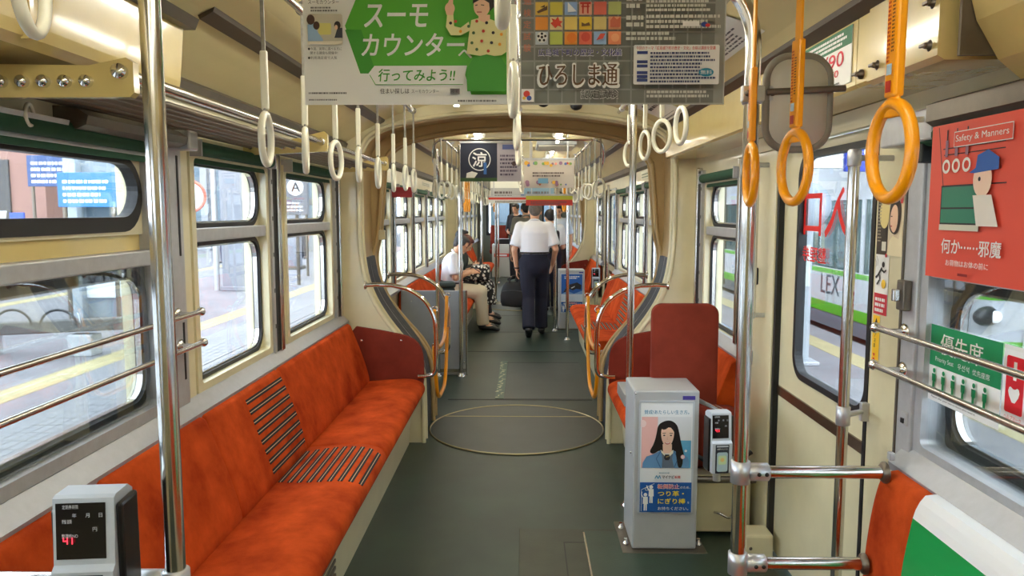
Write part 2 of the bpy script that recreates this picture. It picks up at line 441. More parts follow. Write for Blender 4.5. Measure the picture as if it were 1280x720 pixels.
# ---- bulkheads either side of each articulation
OPEN = [(.615, 0), (.62, .40), (.645, .52), (.70, .62), (.78, .72), (.87, .84), (.94, .96), (.985, 1.08), (1.01, 1.22), (1.02, 1.4), (1.02, 1.84), (1.005, 1.93), (.96, 2.005), (.86, 2.065), (.66, 2.115), (.4, 2.15), (.2, 2.162), (0, 2.168)]
def opening(g=0.0, tight=0.0):
    half = [(h + g - tight * min(max((z - 1.25) / .35, 0), 1) * (1 if z < 1.95 else h / 1.0), z + (g * .7 if z > 1.9 else 0) - (tight * .8 if z > 1.9 else 0)) for h, z in OPEN]
    if tight: half = [(h + (.05 * math.sin(PI * min(max((z - .35) / 1.1, 0), 1))), z) for h, z in half]; half[-1] = (0, half[-1][1])
    return [(CX - h, z) for h, z in half] + [(CX + h, z) for h, z in reversed(half[:-1])]
def bulkhead(y0, y1, m, tight=0.0):
    inner = opening(0, tight); n = len(OPEN); outer = []
    for i, (x, z) in enumerate(inner):
        h = x - CX; k = i if i < n else 2 * n - 2 - i
        if k <= 11: outer.append((CX + math.copysign(1.2, h), z))
        else: q = h * 1.16; outer.append((CX + q, ceil_z(min(abs(q), 1.14)) + .03))
    b = B(m); nn = len(inner)
    vs = [(x, y, z) for y in (y0, y1) for L in (outer, inner) for x, z in L]; fs = []
    for i in range(nn - 1):
        j = i + 1
        fs += [(i, j, nn + j, nn + i), (2 * nn + i, 3 * nn + i, 3 * nn + j, 2 * nn + j), (i, 2 * nn + i, 2 * nn + j, j), (nn + i, nn + j, 3 * nn + j, 3 * nn + i)]
    for i in (0, nn - 1): fs.append((i, nn + i, 3 * nn + i, 2 * nn + i))
    b.add(vs, fs)
    sm = smooth_path([(x, y0, z) for x, z in inner], 3)
    b.tube(sm, .014, 8); b.tube([(p.x, y1, p.z) for p in sm], .014, 8)
    return struct('wall_bulkhead', b)
def bellows(y0, y1):
    b = B(BELLOW); n = 8; vs = []; rings = []
    for i in range(n + 1):
        rings.append([(x, y0 + (y1 - y0) * i / n, z) for x, z in opening(.012 if i % 2 else .075)])
    L = len(rings[0])
    for r in rings: vs += r
    lowq = lambda k: k < 8 or k >= L - 9
    b.add(vs, [(i * L + k, i * L + k + 1, (i + 1) * L + k + 1, (i + 1) * L + k) for i in range(n) for k in range(L - 1) if lowq(k)], False)
    u = B(BEIGE); vs = [(x, y, z) for y in (y0, y1) for x, z in opening(.03)]
    u.add(vs, [(k, k + 1, L + k + 1, L + k) for k in range(L - 1) if not lowq(k)], True); struct('ceiling_gangway_lining', u)
    # hanging folds of slack rubber along the two shoulders
    for s in (-1, 1):
        for q in range(4):
            pts = smooth_path([(CX + s * (h + .035 - .012 * math.sin(q * 2)), y0 + .06 + q * .13 + .02 * math.sin(h * 9), z) for h, z in OPEN[1:9]], 3)
            b.tube(pts, .022 - q * .002, 6)
    o = struct('wall_bellows', b); return o
for a, c in ((4.93, 5.62), (12.0, 12.65)):
    bulkhead(a, a + .10, CREAM); bulkhead(c - .14, c, BEIGE, .055); bellows(a + .10, c - .12)  # far frame of each pair is darker, its shade held in the colour

# ---- turntable plate and hatch in the floor
def disc_plate(cy, R):
    b = B(PLATEG); n = 56
    b.lathe([(R, .0), (R, .004), (R - .004, .005)], (CX, cy, 0), seg=n)
    b.use(M('worn_brass', (176, 166, 130), .3, .8)).ring((CX, cy, .005), (0, 0, 1), R, .006, 64, 6, up=(1, 0, 0))
    b.tube([(CX - .55, cy + .28, .005), (CX + .55, cy + .28, .005)], .004, 6)
    return trim(b)
disc_plate(5.29, .615); disc_plate(12.33, .615)
b = B(PLATEG); b.box(-.16, .56, 6.12, 7.62, 0, .004, .002); b.use(BLACK).box(-.62, .56, 6.09, 6.115, 0, .003); b.box(-.2, .56, 7.625, 7.645, 0, .003)
b.use(M('green_edge_strip', (46, 78, 60), .4)).box(-.235, -.165, 6.12, 7.7, 0, .006)
b.use(M('worn_paint_flecks', (206, 200, 160), .6))
for k in range(40):
    y = 6.16 + k * .037 + random.uniform(-.01, .01); x = -.2 + random.uniform(-.03, .02); w = random.uniform(.006, .022)
    b.add([(x - w, y, .0065), (x + w * .6, y + .004, .0065), (x + w, y + random.uniform(.008, .03), .0065), (x - w * .4, y + .02, .0065)], [(0, 1, 2, 3)])
trim(b)
b = B(MATG); b.box(-.02, 1.08, 1.9, 3.55, 0, .004, .002); b.use(M('dark_green_mat', (44, 62, 50), .4, noise=(6, .2), bump=(150, .1))).box(.29, .98, 2.98, 3.52, .004, .008, .002)
b.use(STEEL).box(.283, .291, 2.98, 3.5, .004, .0095); b.box(.62, .98, 2.967, 2.98, .004, .0095)
b.use(BLACK).box(.185, .191, 1.9, 3.40, .003, .0048); b.box(.185, .285, 3.395, 3.401, .003, .0048)
trim(b)
for y in (8.25, 9.62, 11.2): 
    b = B(BLACK); b.box(-.62, .62, y, y + .012, 0, .002); trim(b)

# ---- skirting
for s, y0, y1 in ((-1, 5.65, 6.98), (1, 9.0, 12.0), (-1, 11.3, 12.0)):
    b = B(BLACK); b.box(wx(s, 0), wx(s, .008), y0, y1, 0, .09); struct('baseboard_' + ('left' if s < 0 else 'right'), b)

# ---- front door on the right, a folding leaf with a tall rounded window
def door(idx, s, y0, y1, ztop, main):
    fn = wfn(s)
    b = B(CREAM); g = .03
    lo = rrect(y0 + .02, .02, y1 - .06, ztop - .02, .005, 8); li = rrect(y0 + .05, .87, y1 - .25, ztop - .07, .09, 8)
    b.frame(lo, li, fn, -.045, -.02)
    root = struct('door_%d' % idx, b)
    k = B(BLACK); k.frame(rrect(y0 + .035, .855, y1 - .235, ztop - .055, .1, 8), rrect(y0 + .06, .88, y1 - .26, ztop - .08, .08, 8), fn, -.046, -.012); struct('window_gasket', k, root)
    p = B(GLASS); p.prism(rrect(y0 + .05, .87, y1 - .25, ztop - .07, .09), fn, -.036, -.031); struct('pane', p, root)
    e = B(BLACK); e.box(wx(s, .004), wx(s, -.07), y1 - .06, y1 - .035, .02, ztop); e.box(wx(s, .004), wx(s, -.07), y0, y0 + .02, .02, ztop); struct('edge_rubber', e, root)
    c = B(CREAM); c.box(wx(s, .012), wx(s, -.05), y1 - .035, y1, 0, ztop, .004); struct('door_post', c, root)
    t = B(M('brown_metal_strip', (110, 88, 70), .25, .7)); t.box(wx(s, -.012), wx(s, -.022), y0 + .04, y1 - .06, .735, .775); struct('kick_strip', t, root)
    v = B(ALUD); v.box(wx(s, -.008), wx(s, -.024), y0 + .02, y0 + .034, .03, ztop - .05); struct('fold_channel', v, root)
    return root
door1 = door(1, 1, 2.40, 3.36, 1.82, True)
door2 = door(2, 1, 9.15, 10.3, 1.82, False)
# red lettering on the outside of the door glass, read in mirror from inside
RED = ink(222, 34, 30)
b = B(RED)
a = Art(b, plane_fn((wx(1, -.0305), 3.10, 1.30), (0, -1, 0), (0, 0, 1)))
a.text(RED, '入口', 0.0, .137, .18, w=.44, bold=.02, flip=True)
a.text(RED, '整理券', 0.0, 0.035, .06, w=.24, bold=.02, flip=True)
struct('door_lettering', b, door1)
b = B(CREAM); b.box(wx(1, .0), wx(1, -.08), 2.40, 3.36, 1.82, 1.90); struct('door_header', b, door1)

# ---- aluminium pillar facings beside the near windows
b = B(ALU); b.box(wx(-1, .0), wx(-1, .022), 2.455, 2.62, .86, 1.77, .004); b.use(BLACK).box(wx(-1, .0225), wx(-1, .024), 2.58, 2.592, 1.38, 1.72); b.box(wx(-1, .0225), wx(-1, .024), 2.58, 2.592, .95, 1.15)
b.use(DARKTRIM).box(wx(-1, .0), wx(-1, .030), 2.46, 2.475, .86, 1.77); b.use(CREAM).box(wx(-1, 0), wx(-1, .012), 2.63, 2.69, .86, 1.77); trim(b)
b = B(ALU); b.box(wx(1, .0), wx(1, .022), 2.09, 2.17, .80, 1.76, .004); b.use(ALUD).box(wx(1, 0), wx(1, .026), 2.165, 2.175, .80, 1.76); trim(b)
for s, y in ((-1, 3.60), (-1, 4.80), (1, 4.72), (1, 3.80), (-1, 6.85), (-1, 8.1), (-1, 9.2), (-1, 10.32), (1, 6.77), (1, 7.8), (1, 8.9), (1, 10.45), *[(q, 14.2 + k * 1.3) for k in range(4) for q in (-1, 1)]):
    b = B(STEEL); b.box(wx(s, 0), wx(s, .035), y + .015, y + .055, .86, 1.80, .006); b.use(BLACK).box(wx(s, 0), wx(s, .018), y - .03, y + .015, .86, 1.78)
    b.use(ALU).box(wx(s, 0), wx(s, .022), y - .055, y - .03, .86, 1.78)
    b.use(BLACK)
    for k in range(5): b.box(wx(s, .022), wx(s, .0235), y - .047, y - .038, .98 + k * .17, 1.0 + k * .17)
    trim(b)

# ---- end of the tram: cab partition with windows
b = B(M('cab_grey_green', (120, 126, 116), .5, noise=(3, .1)))
for x0, x1, z0, z1 in ((-1.25, -.95, 0, 2.3), (-.95, -.35, 0, .95), (-.95, -.35, 1.85, 2.3), (-.35, -.22, 0, 2.3), (-.22, .35, 0, .95), (-.22, .35, 1.85, 2.3), (.35, .48, 0, 2.3), (.48, .95, 0, .95), (.48, .95, 1.85, 2.3), (.95, 1.2, 0, 2.3)):
    b.box(x0, x1, 19.6, 19.7, z0, z1)
struct('wall_front', b)
for x0, x1 in ((-.95, -.35), (-.22, .35), (.48, .95)):
    _win[0] += 1
    b = B(BLACK); fnx = lambda u, v, d=0: (u, 19.6 - d, v)
    b.frame(rrect(x0 - .02, .93, x1 + .02, 1.87, .02), rrect(x0 + .03, .98, x1 - .03, 1.82, .06), fnx, -.08, .02); r = struct('window_%d' % _win[0], b)
    p = B(GLASS); p.prism(rrect(x0 + .02, .97, x1 - .02, 1.83, .06), fnx, -.04, -.034); struct('pane', p, r)
# ================================================================ FITTINGS
# ---- fluorescent lamps along the ceiling
LAMP = M('lit_tube', (255, 250, 238), .4, emit=LAMP_W * 6)
def lamp(y, h, label):
    zc = ceil_z(h); x = CX + h
    t = thing('fluorescent_lamp', label, 'lamp', (x, y, zc), 'fluorescent lamps along the ceiling')
    b = B(WHITEP); b.sweep([(x - .05, zc + .01), (x - .035, zc - .035), (x + .035, zc - .035), (x + .05, zc + .01)], y - .62, y + .62); part('housing', b, t)
    b = B(LAMP); b.cyl((x, y - .57, zc - .062), (x, y + .57, zc - .062), .016, 12); part('tube', b, t)
    for q in (-1, 1):
        b = B(WHITEP); b.box(x - .02, x + .02, y + q * .60 - .02, y + q * .60 + .02, zc - .085, zc - .03, .005); part('lamp_holder', b, t)
ORD = ['nearest', 'second', 'third', 'fourth', 'fifth', 'sixth', 'seventh', 'eighth', 'ninth', 'tenth', 'eleventh', 'twelfth']
for i, y in enumerate((-.9, .6, 2.6, 4.1, 6.6, 8.2, 9.8, 11.2, 13.6, 15.4, 17.2)):
    for h, sd in ((-.36, 'left'), (.36, 'right')):
        lamp(y, h, '%s fluorescent tube lamp in the %s ceiling row, counted from the near end' % (ORD[i], sd))

# ---- benches: padded seat, backrest panels, skirt, end pad
def bench(name, label, s, y0, y1, backs, cushions, patch=None, endpad=None, group='orange moquette benches', bolts=True, bp=None):
    t = thing(name, label, 'bench', (wx(s, .3), y0, 0), group)
    P = lambda o, z: (wx(s, o), z)
    bp = bp or chaikin([(.012, .40), (.20, .40), (.185, .50), (.13, .66), (.085, .775), (.07, .812), (.012, .812)], 2)
    cp = chaikin([(.10, .33), (.50, .33), (.545, .345), (.56, .385), (.545, .425), (.47, .452), (.30, .442), (.12, .425)], 2)
    def pad(prof, a, c, bb):
        co = sum(p[0] for p in prof) / len(prof); cz = sum(p[1] for p in prof) / len(prof); vs = []; n = len(prof)
        st = [(a + .001, .93), (a + .006, .975), (a + .018, 1), (c - .018, 1), (c - .006, .975), (c - .001, .93)]
        for y, k in st: vs += [(wx(s, co + (o - co) * k), y, cz + (z - cz) * k) for o, z in prof]
        fs = [(i * n + j, i * n + (j + 1) % n, (i + 1) * n + (j + 1) % n, (i + 1) * n + j) for i in range(len(st) - 1) for j in range(n)]
        bb.add(vs, fs, True); bb.add(vs[:n], [list(range(n))]); bb.add(vs[-n:], [list(range(n))])
    for a, c in zip(backs, backs[1:]): b = B(ORANGE); pad(bp, a, c, b); part('backrest', b, t)
    for a, c in zip(cushions, cushions[1:]): b = B(ORANGE); pad(cp, a, c, b); part('seat_cushion', b, t)
    b = B(CREAM); b.sweep([P(.0, .02), P(.44, .0), P(.47, .33), P(.0, .33)], y0, y1); b.use(CREAMBOX).box(wx(s, .452), wx(s, .475), y0, y1, .29, .33, .004)
    if bolts and s < 0 and y0 < 2:
        b.use(ALUD)
        yy = 2.62
        while yy < y1 - .2 and 2.4 < yy < 3.0:
            for k in range(5): b.box(wx(s, .452 + .0), wx(s, .4615), yy, yy + .24, .10 + k * .03, .112 + k * .03)
            yy += .62
    part('skirt', b, t)
    if patch:
        for nm, prof, lo, hi, nl in (('backrest', bp, .46, .79, 8), ('seat', cp, 0, 9, 9)):
            bl = M('black_stripe_fabric', (26, 24, 26), .8); wt = M('pale_stripe_fabric', (196, 176, 150), .8); b = B(bl)
            if nm == 'backrest': seq = [p for p in prof if p[0] > .06 and lo < p[1] < hi]; seq.sort(key=lambda p: p[1])
            else: seq = [p for p in prof if p[1] > .40 and p[0] > .17]; seq.sort(key=lambda p: p[0])
            d = [0]
            for p, q in zip(seq, seq[1:]): d.append(d[-1] + math.hypot(q[0] - p[0], q[1] - p[1]))
            def at(u):
                u = u * d[-1]
                for i in range(len(seq) - 1):
                    if d[i + 1] >= u - 1e-9:
                        f = (u - d[i]) / max(d[i + 1] - d[i], 1e-9); p, q = seq[i], seq[i + 1]
                        tx, tz = q[0] - p[0], q[1] - p[1]; L = math.hypot(tx, tz) or 1; nx, nz = -tz / L, tx / L
                        if (nm == 'backrest' and nx < 0) or (nm != 'backrest' and nz < 0): nx, nz = -nx, -nz
                        return (p[0] + f * (q[0] - p[0]), p[1] + f * (q[1] - p[1])), (tx / L, tz / L), (nx, nz)
            for k in range(nl):
                (o, z), (tx, tz), (nx, nz) = at((k + .5) / nl)
                inset = .05 * abs((k + .5) / nl - .5) ** 2 * (3 if nm == 'seat' else 1)
                for off, w, m in ((-.006, .0042, bl), (.006, .0042, bl), (0, .0016, wt)):
                    b.use(m); vs = []
                    for lift in (-.003, .0022):
                        for y in (patch[0] + inset, patch[1] - inset):
                            for e in (-w, w): vs.append((wx(s, o + tx * (off + e) + nx * lift), y, z + tz * (off + e) + nz * lift))
                    b.add(vs, [(0, 1, 3, 2), (4, 5, 7, 6), (0, 1, 5, 4), (2, 3, 7, 6), (0, 2, 6, 4), (1, 3, 7, 5)])
            part('priority_stripes', b, t, 'black stripes marking one place on the ' + nm)
    if endpad:
        ye, dy = endpad
        b = B(ORANGED); pr = [(.02, .34), (.52, .34), (.545, .40), (.545, .58), (.525, .66), (.47, .715), (.36, .745), (.02, .80)]
        pr = chaikin(pr, 1); b.prism(pr, lambda o, z, d: (wx(s, o), ye + d, z), 0, dy)
        b.use(CHROME)
        for o in (.14, .40): b.sph((wx(s, o), ye + (0 if dy > 0 else dy), .695), (.008, .004, .008), 10, 6)
        part('end_pad', b, t, 'darker rust panel on the bulkhead')
    return t
bench('bench', 'long orange bench with a black striped place along the left windows', -1, 1.47, 4.90, [1.36, 1.95, 2.62, 3.43, 4.87], [1.48, 3.47, 4.87], (2.96, 3.42), (4.885, .035))
bench('bench', 'short orange bench behind the tall padded panel by the grey advert box', 1, 3.66, 4.90, [3.70, 4.87], [3.70, 4.87], None, (4.885, .035))
nb = bench('bench', 'orange bench end with a green and white cover under the near right window', 1, -.6, 2.03, [-.58, .6, 2.09], [-.58, 2.02], None, None, bp=chaikin([(.012, .40), (.135, .40), (.138, .50), (.125, .66), (.105, .775), (.085, .815), (.012, .815)], 2))
bench('bench', 'orange bench behind the grey partition where people sit', -1, 7.12, 11.1, [7.13, 8.5, 9.8, 11.08], [7.13, 8.5, 9.8, 11.08])
bench('bench', 'orange bench with stripes past the articulation on the right', 1, 6.35, 8.95, [6.36, 7.6, 8.94], [6.36, 7.6, 8.94], (7.0, 7.45))
bench('bench', 'orange bench behind the far blue advert box', 1, 10.6, 11.95, [10.62, 11.9], [10.62, 11.9], None, (11.93, .035))
bench('bench', 'far orange bench along the left side of the last car', -1, 12.9, 16.5, [12.92, 14.6, 16.48], [12.92, 14.6, 16.48])
bench('bench', 'far orange bench along the right side of the last car', 1, 12.9, 17.2, [12.92, 14.9, 17.18], [12.92, 14.9, 17.18])

# seat cover over the near bench backrest
def seat_cover():
    gm = M('green_vinyl_cover', (0, 152, 74), .4); wm = M('white_vinyl_cover', (238, 240, 242), .4)
    prof = [(.02, .8185), (.083, .818), (.103, .792), (.112, .76), (.129, .66), (.141, .54), (.141, .44)]
    # arc-length map over the backrest
    d = [0]
    for p, q in zip(prof, prof[1:]): d.append(d[-1] + math.hypot(q[0] - p[0], q[1] - p[1]))
    def at(v, lift):
        v = min(max(v, 0), d[-1])
        for i in range(len(prof) - 1):
            if d[i + 1] >= v - 1e-9:
                f = (v - d[i]) / (d[i + 1] - d[i]); p, q = prof[i], prof[i + 1]; L = math.hypot(q[0] - p[0], q[1] - p[1]); nx, nz = -(q[1] - p[1]) / L, (q[0] - p[0]) / L
                return (p[0] + f * (q[0] - p[0]) + nx * lift, p[1] + f * (q[1] - p[1]) + nz * lift)
    ya, yb = 1.87, .95
    def fn(u, v, lift=0):   # u from the far edge toward the near edge, v down from the top edge
        o, z = at(v, lift + .004); return (wx(1, o), ya - u, z)
    W = ya - yb
    b = B(wm); b.grid(lambda i, j: fn(i * W, j * .13), 8, 6, False); b.use(gm); b.grid(lambda i, j: fn(i * W, .13 + j * (d[-1] - .13)), 8, 8, False)
    b.use(wm); b.grid(lambda i, j: fn(i * W, j * d[-1], -.003), 8, 10, False)
    a = Art(b, lambda u, v, l: fn(u, .36 - v, l + .001), .0005)
    a.text(WHITE, '優先席', .10, .0, .15, w=.62, bold=.012)
    return b
part('seat_cover', seat_cover(), nb, 'green and white vinyl cover')

# upright padded panel at the near end of the short bench
t = thing('padded_panel', 'tall rust padded upright panel with rounded top behind the advert box', 'panel', (.775, 3.62, 0))
b = B(ORANGED); fx = lambda u, v, d=0: (u, 3.60 - d, v)
lo = rrect(.61, .30, .925, 1.095, .05, 6)
b.prism(lo, fx, -.03, .012); n = len(lo)
li = [(u + (.7675 - u) * .06, v + (.7 - v) * .03) for u, v in lo]
b.add([fx(u, v, .012) for u, v in lo] + [fx(u, v, .024) for u, v in li], [(i, (i + 1) % n, n + (i + 1) % n, n + i) for i in range(n)] + [list(range(n, 2 * n))], True)
part('pad', b, t)
b = B(M('dark_brown_panel', (96, 40, 26), .6)); b.box(.635, .90, 3.632, 3.65, .28, 1.04, .005); part('backboard', b, t)
b = B(STEEL); b.cyl((.68, 3.642, 0), (.68, 3.642, .32), .014); part('support_leg', b, t)
b = B(STEEL); b.cyl((.87, 3.642, 0), (.87, 3.642, .32), .014); part('support_leg', b, t)
t = thing('flip_seat', 'rust fold-down seat pad low beside the padded panel', 'seat', (.98, 3.50, .3))
b = B(ORANGED); b.box(.80, 1.0, 3.47, 3.58, .38, .62, .03); part('seat_pad', b, t)
b = B(ALUD); b.box(.82, 1.08, 3.585, 3.598, .40, .56, .004); part('seat_bracket', b, t)
b = B(CREAM); b.box(.77, 1.07, 3.48, 3.58, .02, .30, .01)
t = thing('heater_box', 'cream heater box low on the floor behind the advert box', 'heater', (.92, 3.53, 0)); part('casing', b, t)
b = B(STEEL); b.tube(smooth_path([(1.0, 3.475, .13), (.96, 3.44, .11), (.92, 3.45, .125), (.9, 3.478, .12)], 5), .006, 8); part('pull_handle', b, t)
b = B(BLACK); b.tube(smooth_path([(.76, 3.45, .42), (.82, 3.42, .40), (.88, 3.42, .36), (.95, 3.44, .36), (1.06, 3.46, .42)], 5), .011, 8)
solo('cable', b, 'dark cable looping low beside the heater box', 'cable', (.9, 3.44, .38))
t = thing('floor_junction_box', 'small cream box on the floor at the foot of the door post', 'box', (1.03, 3.28, 0))
b = B(CREAM); b.box(.96, 1.09, 3.20, 3.32, 0, .13, .012); part('box_body', b, t)
b = B(ALUD); b.sph((.99, 3.199, .07), (.008, .004, .008), 10, 6); part('screw', b, t)

# ---- grey partition at the start of the second bench
t = thing('seat_partition', 'grey metal partition at the end of the seat where people sit', 'partition', (-.70, 7.05, 0))
b = B(GREYBOX); b.box(-1.15, -.53, 7.04, 7.075, .0, .80, .008); part('partition_panel', b, t)
b = B(STEEL); b.box(-1.15, -.53, 7.033, 7.038, .03, .06); b.box(-.545, -.53, 7.03, 7.04, .0, .80); part('edging', b, t)
b = B(CHROME)
for z in (.12, .42, .7):
    for x in (-.56, -.80, -1.05): b.sph((x, 7.039, z), (.008, .005, .008), 8, 6)
part('fixing_bolts', b, t)

# ---- poles
def pole(name, label, x, y, z0, z1, r=.019, extra=None, group='steel grab poles', foot=True):
    t = thing(name, label, 'pole', (x, y, z0), group)
    b = B(STEEL); b.cyl((x, y, z0), (x, y, z1), r, 18); part('pole_tube', b, t)
    if foot: b = B(STEEL); b.lathe([(r + .022, 0), (r + .022, .006), (r + .008, .014), (r + .003, .03)], (x, y, z0)); part('foot_flange', b, t)
    return t
def clamp(x, y, z, d, t):
    """tee clamp round a vertical pole, stub toward d along x"""
    b = B(CLAMP); b.lathe([(.021, -.032), (.027, -.030), (.027, .030), (.021, .032)], (x, y, z)); b.lathe([(.020, .02), (.025, .024), (.025, .075), (.021, .078)], (x, y, z), (d, 0, 0))
    b.use(BLACK).sph((x + d * .045, y - .025, z), (.006, .004, .006), 8, 6); b.sph((x + d * .066, y - .025, z), (.006, .004, .006), 8, 6); part('tee_clamp', b, t)

t = thing('grab_pole', 'tall steel pole nearest on the left beside the card reader', 'pole', (-.688, 1.43, 0), 'steel grab poles')
b = B(STEEL); b.tube([(-.688, 1.43, .0), (-.688, 1.43, 2.19)], .0195, 20); part('pole_tube', b, t)
b = B(CLAMP); b.lathe([(.0205, -.045), (.0265, -.043), (.0265, .015), (.022, .018)], (-.688, 1.43, .81)); part('tee_clamp', b, t)
b = B(STEEL); b.lathe([(.045, 0), (.045, .006), (.024, .03)], (-.688, 1.43, 0)); part('foot_flange', b, t)
b = B(STEEL); b.cyl((-1.05, 1.43, .80), (-.71, 1.43, .80), .0185, 16); part('cross_tube', b, t)
b = B(CLAMP); b.lathe([(.022, 0), (.025, .003), (.025, .055), (.021, .058)], (-.765, 1.43, .80), (1, 0, 0)); part('cross_clamp', b, t)

t = thing('grab_pole', 'tall bent steel pole with two cross tubes beside the mirror', 'pole', (.60, 2.06, 0), 'steel grab poles')
b = B(STEEL); b.tube([(.602, 2.06, 0), (.602, 2.06, 1.90)] + smooth_path([(.602, 2.06, 1.93), (.595, 2.06, 2.02), (.55, 2.06, 2.10), (.46, 2.06, 2.16), (.36, 2.06, 2.22)], 5), .0205, 18); part('pole_tube', b, t)
for z in (.812, .548):
    clamp(.602, 2.06, z, 1, t)
    b = B(STEEL); xe = 1.0 if z > .7 else .955; b.cyl((.66, 2.06, z), (xe, 2.06, z), .0175, 16); part('cross_tube', b, t)
    b = B(ALUD); b.lathe([(.030, 0), (.030, .006), (.022, .014)], (xe + .003, 2.06, z), (-1, 0, 0)); part('end_flange', b, t)
b = B(STEEL); b.lathe([(.045, 0), (.045, .006), (.024, .03)], (.602, 2.06, 0)); part('foot_flange', b, t)
b = B(ALU); b.box(1.02, 1.035, 2.075, 2.095, .84, .862, .003); part('corner_bracket', b, t)

t = thing('door_grab_pole', 'steel pole standing just inside the front door', 'pole', (.985, 2.31, 0), 'steel grab poles')
b = B(STEEL); b.cyl((.985, 2.31, 0), (.985, 2.31, 1.70), .0165, 16); part('pole_tube', b, t)
b = B(CLAMP); b.lathe([(.0175, -.035), (.020, -.03), (.020, .01), (.016, .016)], (.985, 2.31, 1.70)); b.cyl((.985, 2.31, 1.69), (1.10, 2.31, 1.69), .009); part('top_bracket', b, t)
b = B(CLAMP); b.lathe([(.018, -.03), (.021, -.028), (.021, .028), (.018, .03)], (.985, 2.31, .905)); b.cyl((.985, 2.31, .905), (1.08, 2.395, .895), .009); b.box(1.075, 1.10, 2.385, 2.405, .865, .925, .003); part('mid_bracket', b, t)

t = thing('door_grab_rail', 'short vertical steel handrail on the wall beyond the door', 'handrail', (1.045, 3.47, 1.0), None)
b = B(STEEL); b.cyl((1.045, 3.47, 1.055), (1.045, 3.47, 1.745), .015, 16); part('rail_tube', b, t)
for z in (1.06, 1.74):
    b = B(CLAMP); b.cyl((1.045, 3.47, z), (1.10, 3.47, z), .011); b.sph((1.045, 3.47, z), .019); part('rail_bracket', b, t)
t = thing('door_stop', 'small round knob on the cream wall beside the handrail', 'knob', (1.09, 3.60, 1.23))
b = B(BLACKP); b.box(1.085, 1.10, 3.57, 3.63, 1.19, 1.27, .005); part('backplate', b, t)
b = B(ALUD); b.lathe([(.012, 0), (.012, .02), (.022, .024), (.022, .036), (.01, .042)], (1.085, 3.60, 1.23), (-1, 0, 0)); part('knob_head', b, t)

pole('grab_pole', 'slim steel pole rising beside the grey advert box', .545, 3.86, 0, 2.20, .0175)
pole('grab_pole', 'left of two steel poles at the grey seat partition', -.80, 7.00, 0, 2.10, .019)
pole('grab_pole', 'right of two steel poles at the grey seat partition', -.585, 7.00, 0, 2.14, .019)
pole('grab_pole', 'steel pole next to the far blue advert box', .40, 9.75, 0, 2.2, .019)
pole('grab_pole', 'steel pole at the front corner of the striped far bench', .52, 9.05, 0, 2.2, .019)
pole('grab_pole', 'steel pole at the far end of the seat where people sit', -.62, 11.2, 0, 2.2, .019)
pole('grab_pole', 'steel pole near the man in the dark suit', -.48, 13.0, 0, 2.2, .019)
pole('grab_pole', 'steel pole in the last car past the right articulation', .45, 13.2, 0, 2.2, .019)
pole('grab_pole', 'farthest steel pole on the left of the last car', -.55, 16.4, 0, 2.2, .019)
for x, y in ((1.0, 9.08), (1.0, 10.37)):
    pole('door_grab_pole', 'steel pole at the %s edge of the far door' % ('near' if y < 10 else 'far'), x, y, 0, 1.85, .016)

# ---- window guard bars with ball ends
def guard(s, ya, yb, z, label):
    t = thing('guard_bar', label, 'guard bar', (wx(s, .075), yb, z), 'ball-ended bars across the near windows')
    x = wx(s, .075)
    b = B(STEEL); b.cyl((x, ya, z), (x, yb, z), .009, 12); part('bar', b, t)
    b = B(CHROME); b.sph((x, yb + .008, z), .016); part('ball_end', b, t)
    for y in (yb - .06, ya + .1):
        b = B(CHROME); b.cyl((x, y, z), (wx(s, .02), y, z), .008, 10); b.lathe([(.022, 0), (.022, .006), (.012, .012)], (wx(s, .022), y, z), (-s, 0, 0)); part('bracket', b, t)
guard(-1, .9, 2.60, 1.185, 'upper chrome bar across the near left window')
guard(-1, .9, 2.61, 1.075, 'lower chrome bar across the near left window')
guard(1, .5, 2.20, 1.195, 'upper chrome bar across the near right window')
guard(1, .5, 2.20, 1.085, 'lower chrome bar across the near right window')

# ---- bent handrails with yellow chains at the articulations
def bend_rail(s, y, r, label):
    t = thing('bent_handrail', label, 'handrail', (CX + s * .9, y, .9), 'bent chrome handrails at the articulations')
    P = lambda h, z: (CX + s * h, y, z)
    pts = [P(.97, 1.06), P(.90, 1.065)] + smooth_path([P(.80, 1.06), P(.69, 1.03), P(.59, .96), P(.535, .86), P(.52, .76)], 5) + [P(.52, .56)] + smooth_path([P(.523, .51), P(.545, .475), P(.60, .465)], 4) + [P(.64, .465)]
    b = B(CHROME); b.tube(pts, r, 12); part('rail_tube', b, t)
    b = B(CHROME); b.lathe([(.03, 0), (.03, .006), (.018, .012)], P(.975, 1.06), (-s, 0, 0)); part('flange', b, t)
    b = B(CHROME); b.cyl(P(.96, 1.06), (CX + s * .985, y + .08, 1.06), .012); part('flange', b, t)
    b = B(CHROME); b.cyl(P(.625, .465), (CX + s * .65, y + .07, .465), .012); part('flange', b, t)
def chain(s, ya, yb, h, z, sag, label):
    b = B(YELLOW); pts = []
    for k in range(25):
        u = k / 24; pts.append((CX + s * (h + .012), ya + (yb - ya) * u, z - sag * (1 - (2 * u - 1) ** 4) ** .9))
    b.tube(pts, .0135, 10)
    t = thing('safety_chain', label, 'safety chain', (CX + s * h, (ya + yb) / 2, z), 'yellow sleeved chains at the articulation'); part('sleeve', b, t)
    b = B(CHROME)
    for y in (ya, yb): b.ring((CX + s * (h + .006), y, z + .004), (0, 1, 0), .018, .004, 14, 6)
    part('end_link', b, t)
